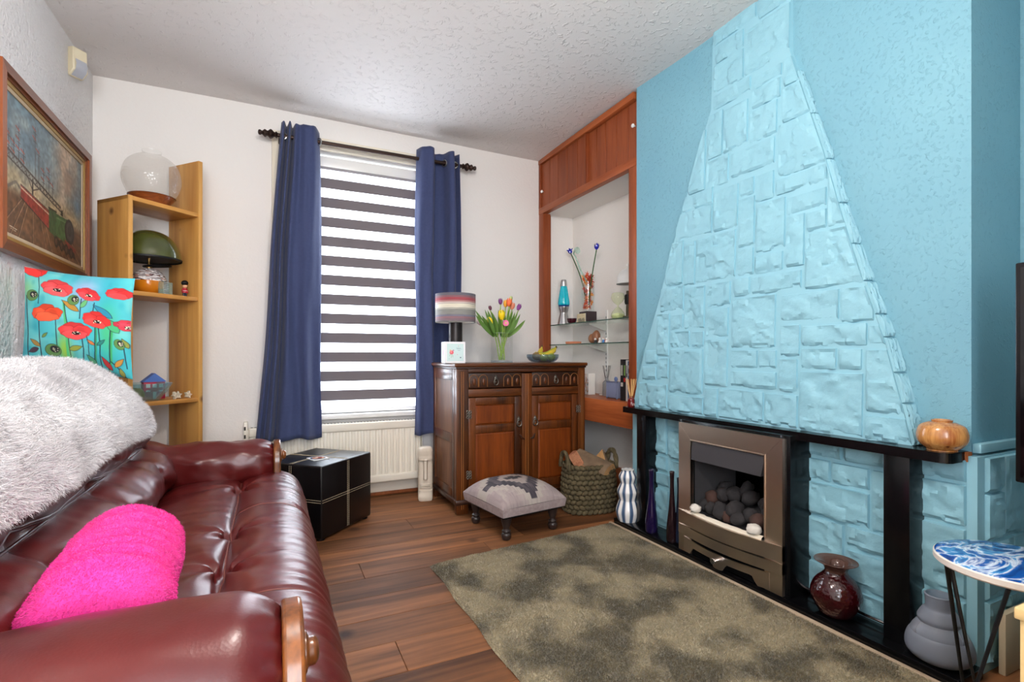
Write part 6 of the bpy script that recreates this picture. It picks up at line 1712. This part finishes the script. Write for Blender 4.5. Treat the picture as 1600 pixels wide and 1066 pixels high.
hg = thing('hourglass', 'frameless pale green glass hourglass on the upper shelf', 'hourglass', (2.09, ap(965.5, 2.09), U))
S('glass_bulbs', lathe(sprof([(0.0, 0.0), (0.032, 0.001), (0.044, 0.018), (0.043, 0.040), (0.026, 0.066), (0.007, 0.084), (0.0055, 0.090), (0.008, 0.096), (0.028, 0.112), (0.043, 0.138), (0.043, 0.160), (0.032, 0.176), (0.0, 0.178)], 5), 40, cap=False), glass('sage_glass', (0.92, 0.95, 0.82, 1), 0.02, density=0.92, thin=0.4), hg, 180)
S('sand', lathe(sprof([(0.0, 0.003), (0.030, 0.003), (0.041, 0.018), (0.040, 0.030), (0.020, 0.040), (0.0, 0.044)], 3), 32, cap=False), mat('sand_green', srgb(206, 212, 158), 0.9), hg, 180)
wl_y = ap(981, 2.15)
wl = thing('white_lamp', 'white dome lamp half hidden behind the right-hand upright', 'lamp', (2.15, wl_y, U))
S('base', lathe([(0.05, 0), (0.05, 0.02), (0.012, 0.024), (0.010, 0.19), (0.0, 0.19)], 28), mat('lamp_bronze', srgb(70, 60, 44), 0.4, 0.5), wl, 30)
S('stem_collar', lathe([(0.018, 0.10), (0.022, 0.115), (0.022, 0.155), (0.018, 0.165)], 20), M['black_soft'], wl, 30)
S('dome_shade', lathe(sprof([(0.075, 0.235), (0.074, 0.250), (0.066, 0.290), (0.045, 0.322), (0.015, 0.336), (0.0, 0.337)], 5), 40, cap=False), mat('milk_shade', srgb(222, 222, 220), 0.4), wl, 180)
S('finial', lathe(sprof([(0.006, 0.336), (0.010, 0.350), (0.012, 0.360), (0.0, 0.374)], 3), 16), M['white_gloss'], wl, 60)
# lower glass shelf
td = thing('terracotta_dish', 'flat terracotta dish on the lower glass shelf', 'dish', (2.08, ap(896, 2.08), W_))
S('dish', lathe(sprof([(0.0, 0.0), (0.052, 0.0), (0.058, 0.004), (0.060, 0.018), (0.056, 0.018), (0.052, 0.008), (0.0, 0.006)], 3), 36, cap=False), mat('terracotta', srgb(204, 128, 92), 0.8), td, 60)
ht = thing('wooden_heart', 'brown wooden heart ornament on the lower glass shelf', 'ornament', (2.12, ap(930, 2.12), W_))
hm_ = mat('heart_brown', srgb(158, 106, 72), 0.45, var=(12, srgb(132, 84, 54), 0.5))
S('large_lobe', rock(0.030, 0.034, 0.048, 3.0, 18, 12, 0.08), hm_, ht, 180, loc=(0.0, -0.012, 0.048), rot=(R(8), 0, 0))
S('small_lobe', rock(0.028, 0.030, 0.036, 6.0, 18, 12, 0.08), hm_, ht, 180, loc=(-0.005, 0.030, 0.036), rot=(R(-18), 0, 0))
catm = [mat('cat_white', srgb(232, 228, 222), 0.4), mat('cat_black', srgb(36, 34, 36), 0.4), mat('cat_red', srgb(206, 90, 60), 0.4), mat('cat_blue', srgb(70, 130, 190), 0.4)]
for k, (px, X, lab) in enumerate([(930.5, 2.055, 'tiny white cat figurine with dark body in front of the heart'), (937.5, 2.06, 'tiny white cat figurine right of the heart'), (943, 2.065, 'tiny white and red cat figurine at the end of the row'), (948, 2.075, 'tiny cream cat figurine with raised tail')]):
    c_ = thing('cat_figurine', lab, 'figurine', (X, ap(px, X), W_), 0, 'cat figurines on the glass shelf')
    S('body', lathe(sprof([(0.010, 0), (0.012, 0.006), (0.009, 0.018), (0.006, 0.022)], 3), 14), catm[(1, 0, 3, 0)[k]], c_, 60)
    S('head', ball(0.0085, 0.0085, 0.0075, (-0.002, 0, 0.028), 12, 8), catm[0], c_, 60)
    for s_ in (-1, 1): S('ear', lathe([(0.003, 0), (0.0, 0.007)], 8), catm[2 if k == 2 else 0], c_, 60, loc=(-0.002, s_*0.0048, 0.033))
    S('tail', tube([(0.0, -0.008, 0.004), (0.002, -0.016, 0.012), (0.002, -0.014, 0.026)], 0.0025, 6), catm[(1, 0, 2, 0)[k]], c_, 60)
# low wooden shelf
tn = thing('patterned_tin', 'narrow white tin with red pattern at the left end of the low shelf', 'tin', (2.13, ap(922, 2.13), LO))
TP = Paint(40, 70, (238, 232, 224))
for k in range(26): TP.ell(rl.random(), rl.random(), .06+.05*rl.random(), .03+.02*rl.random(), [(190, 60, 40), (70, 60, 60), (226, 150, 60)][k % 3], rl.random()*3)
S('box', box(-0.03, 0.03, -0.022, 0.022, 0, 0.155, 0.002), M['cloth_white'], tn)
painted('front_print', TP, lambda u, v: (-0.0305, lerp(0.0215, -0.0215, u), lerp(0.001, 0.154, v)), M['print'], tn)
rb = thing('ribbed_holder', 'grey-blue ribbed translucent plastic box on the low shelf', 'box', (2.045, ap(956, 2.045), LO))
rbm = mat('lilac_plastic', srgb(140, 148, 178), 0.25, trans=0.25, ior=1.2)
S('body', box(0, 0.075, -0.056, 0.056, 0.006, 0.112, 0.003), rbm, rb)
for k in range(16): S('rib', box(-0.003, 0.001, -0.050+k*0.0066, -0.047+k*0.0066, 0.012, 0.108, 0.001, 1), rbm, rb)
S('front_frame', join(box(-0.004, 0.002, -0.057, -0.051, 0.0, 0.114), box(-0.004, 0.002, 0.051, 0.057, 0.0, 0.114), box(-0.004, 0.002, -0.057, 0.057, 0.108, 0.116)), rbm, rb)
S('round_knob', xf(lathe(sprof([(0.004, 0), (0.015, 0.002), (0.015, 0.010), (0.004, 0.012)], 3), 24), (0.03, -0.012, 0.130), (0, R(-90), 0)), mat('blue_knob', srgb(110, 130, 176), 0.3), rb)
S('knob_post', box(0.024, 0.030, -0.016, -0.008, 0.112, 0.122), rbm, rb)
dy_ = ap(949, 2.17)
diffuser('reed_diffuser', 'clear reed diffuser with black sticks behind the ribbed box', (2.165, dy_, LO), mat('clear_bottle', srgb(206, 206, 210), 0.1, trans=0.6, ior=1.4), 0.030, 0.135, M['black_soft'], 6, 0.080, 0.034)
cbl = tag(S('white_cable', tube(spline([(2.235, dy_+0.10, LO+0.16), (2.21, dy_+0.085, LO+0.12), (2.20, dy_+0.080, LO+0.03), (2.19, dy_+0.06, LO+0.004), (2.15, dy_+0.07, LO+0.004)], 6), 0.003, 6), M['white_gloss'], None, 180), 'thin white cable hanging at the back of the low shelf', 'cable')
bks = [((22, 22, 26), 0.030, 0.262, 'black book at the left of the row on the low shelf'), ((30, 28, 30), 0.024, 0.254, 'black book with red band, second in the row'), ((206, 204, 200), 0.018, 0.258, 'grey book, third in the row'), ((60, 110, 150), 0.020, 0.250, 'blue book at the post end of the row')]
yb_ = ap(969.5, 2.02)
for k, (c, th_, hh, lab) in enumerate(bks):
    b_ = thing('book', lab, 'book', (2.02, yb_-th_, LO), 0, 'books on the low alcove shelf')
    S('cover', join(box(0, 0.17, 0, 0.0025, 0, hh), box(0, 0.17, th_-0.003, th_-0.0005, 0, hh), box(-0.001, 0.002, 0, th_-0.0005, 0, hh)), mat('book_cover', srgb(*c), 0.5), b_)
    S('pages', box(0.002, 0.165, 0.0026, th_-0.0031, 0.003, hh-0.003), M['cloth_white'], b_)
    S('spine_label', box(-0.0018, -0.0008, 0.004, th_-0.004, 0.09+0.03*k, 0.115+0.03*k), mat('spine_label', srgb(*[(200, 200, 190), (200, 40, 40), (40, 40, 50), (90, 170, 210)][k]), 0.5), b_)
    S('spine_label', box(-0.0018, -0.0008, 0.006, th_-0.006, 0.16, 0.225), mat('spine_text', srgb(*[(170, 170, 160), (120, 160, 80), (90, 90, 90), (220, 220, 220)][k]), 0.5), b_)
    yb_ -= th_+0.0005

# ------------------------------------------------------------------ near right: side table, television, pine cabinet
stb = thing('side_table', 'round side table with blue marbled resin top and thin black legs', 'table', (1.594, 0.574, 0))
m, nt, b = new_mat('blue_resin'); L = nt.links
tc = nt.nodes.new('ShaderNodeTexCoord'); nn = nt.nodes.new('ShaderNodeTexNoise'); nn.inputs['Scale'].default_value = 5.5; nn.inputs['Detail'].default_value = 7; nn.inputs['Distortion'].default_value = 2.2
mp = nt.nodes.new('ShaderNodeMapping'); mp.inputs['Scale'].default_value = (1.0, 2.2, 1); mp.inputs['Rotation'].default_value = (0, 0, 0.7)
L.new(tc.outputs['Object'], mp.inputs['Vector']); L.new(mp.outputs[0], nn.inputs['Vector'])
rp = nt.nodes.new('ShaderNodeValToRGB'); e = rp.color_ramp.elements
e[0].position = 0.30; e[0].color = srgb(14, 44, 110); e[1].position = 0.72; e[1].color = srgb(30, 96, 176)
for pos, cl in ((0.44, (20, 88, 170)), (0.50, (226, 238, 248)), (0.525, (70, 150, 210)), (0.60, (16, 60, 140))):
    q = rp.color_ramp.elements.new(pos); q.color = srgb(*cl)
L.new(nn.outputs['Fac'], rp.inputs['Fac']); L.new(rp.outputs['Color'], b.inputs['Base Color']); b.inputs['Roughness'].default_value = 0.12
TZ = 0.47; TR_ = 0.150
S('table_top', lathe([(0.0, TZ-0.020), (TR_-0.004, TZ-0.020), (TR_, TZ-0.016), (TR_, TZ-0.004), (TR_-0.003, TZ-0.001), (0.0, TZ-0.001)], 72, cap=False), mat('table_edge', srgb(232, 222, 212), 0.4), stb, 40)
S('resin_surface', lathe([(TR_-0.003, TZ-0.001), (TR_-0.006, TZ+0.0005), (0.0, TZ+0.0005)], 72, cap=False), m, stb, 40)
blk = mat('leg_black', srgb(16, 16, 18), 0.4)
for k in range(3):
    a = R(64+120*k); r1 = 0.125
    foot = (0.128*math.cos(a), 0.128*math.sin(a), 0.021)
    t1 = (r1*math.cos(a+R(48)), r1*math.sin(a+R(48)), TZ-0.021); t2 = (r1*math.cos(a-R(48)), r1*math.sin(a-R(48)), TZ-0.021)
    S('hairpin_leg', tube([t1, foot, t2], 0.0055, 8), blk, stb, 60)
tvb = thing('pine_cabinet', 'pale pine cabinet corner at the right edge beside the side table', 'cabinet', (1.147, 0.415, 0))
S('top', box(0, 0.66, -0.80, 0, 0.510, 0.530, 0.003), M['pale_pine'], tvb)
S('side_panel', box(0.006, 0.026, -0.795, -0.006, 0.02, 0.510, 0.002), M['pale_pine'], tvb)
S('back_panel', box(0.026, 0.64, -0.026, -0.006, 0.02, 0.510, 0.002), M['pale_pine'], tvb)
S('end_panel', box(0.026, 0.64, -0.795, -0.775, 0.02, 0.510, 0.002), M['pale_pine'], tvb)
S('plinth', box(0.02, 0.63, -0.78, -0.02, 0.0, 0.03), M['pale_pine'], tvb)
tvs = thing('television', 'flat black television at the right edge of the picture', 'television', (1.80, 0.648, 0.531), R(-4))
S('bezel', xf(box(0, 0.030, -1.02, 0, 0.09, 0.675, 0.004), rot=(0, 0, 0)), mat('tv_black', srgb(14, 12, 16), 0.25), tvs)
S('screen', box(-0.0015, 0.001, -1.008, -0.012, 0.105, 0.662), mat('tv_screen', srgb(6, 6, 8), 0.06, coat=0.5), tvs)
for q in (-0.22, -0.80): S('foot', prism([(-0.10, 0.0), (0.14, 0.0), (0.025, 0.095), (0.005, 0.095)], q-0.008, q+0.008, 'y'), M['black_soft'], tvs)

# ------------------------------------------------------------------ ceiling lamp of the room (above the frame)
cl = thing('pendant_lamp', 'round opal glass pendant lamp hanging over the near half of the room', 'lamp', (0.35, 0.80, 2.12))
S('ceiling_rose', lathe([(0.0, ZC-2.12), (0.05, ZC-2.12), (0.045, ZC-2.15), (0.0, ZC-2.155)], 24, cap=False), M['white_gloss'], cl, 30)
S('flex', tube([(0, 0, ZC-2.15), (0, 0, 0.13)], 0.004, 6), M['white_gloss'], cl)
opal = mat('opal_glass', srgb(250, 244, 232), 0.4, emit=((1.0, 0.92, 0.85, 1), 95.0))
S('opal_globe', ball(0.125, n=32, m=20), opal, cl, 180)
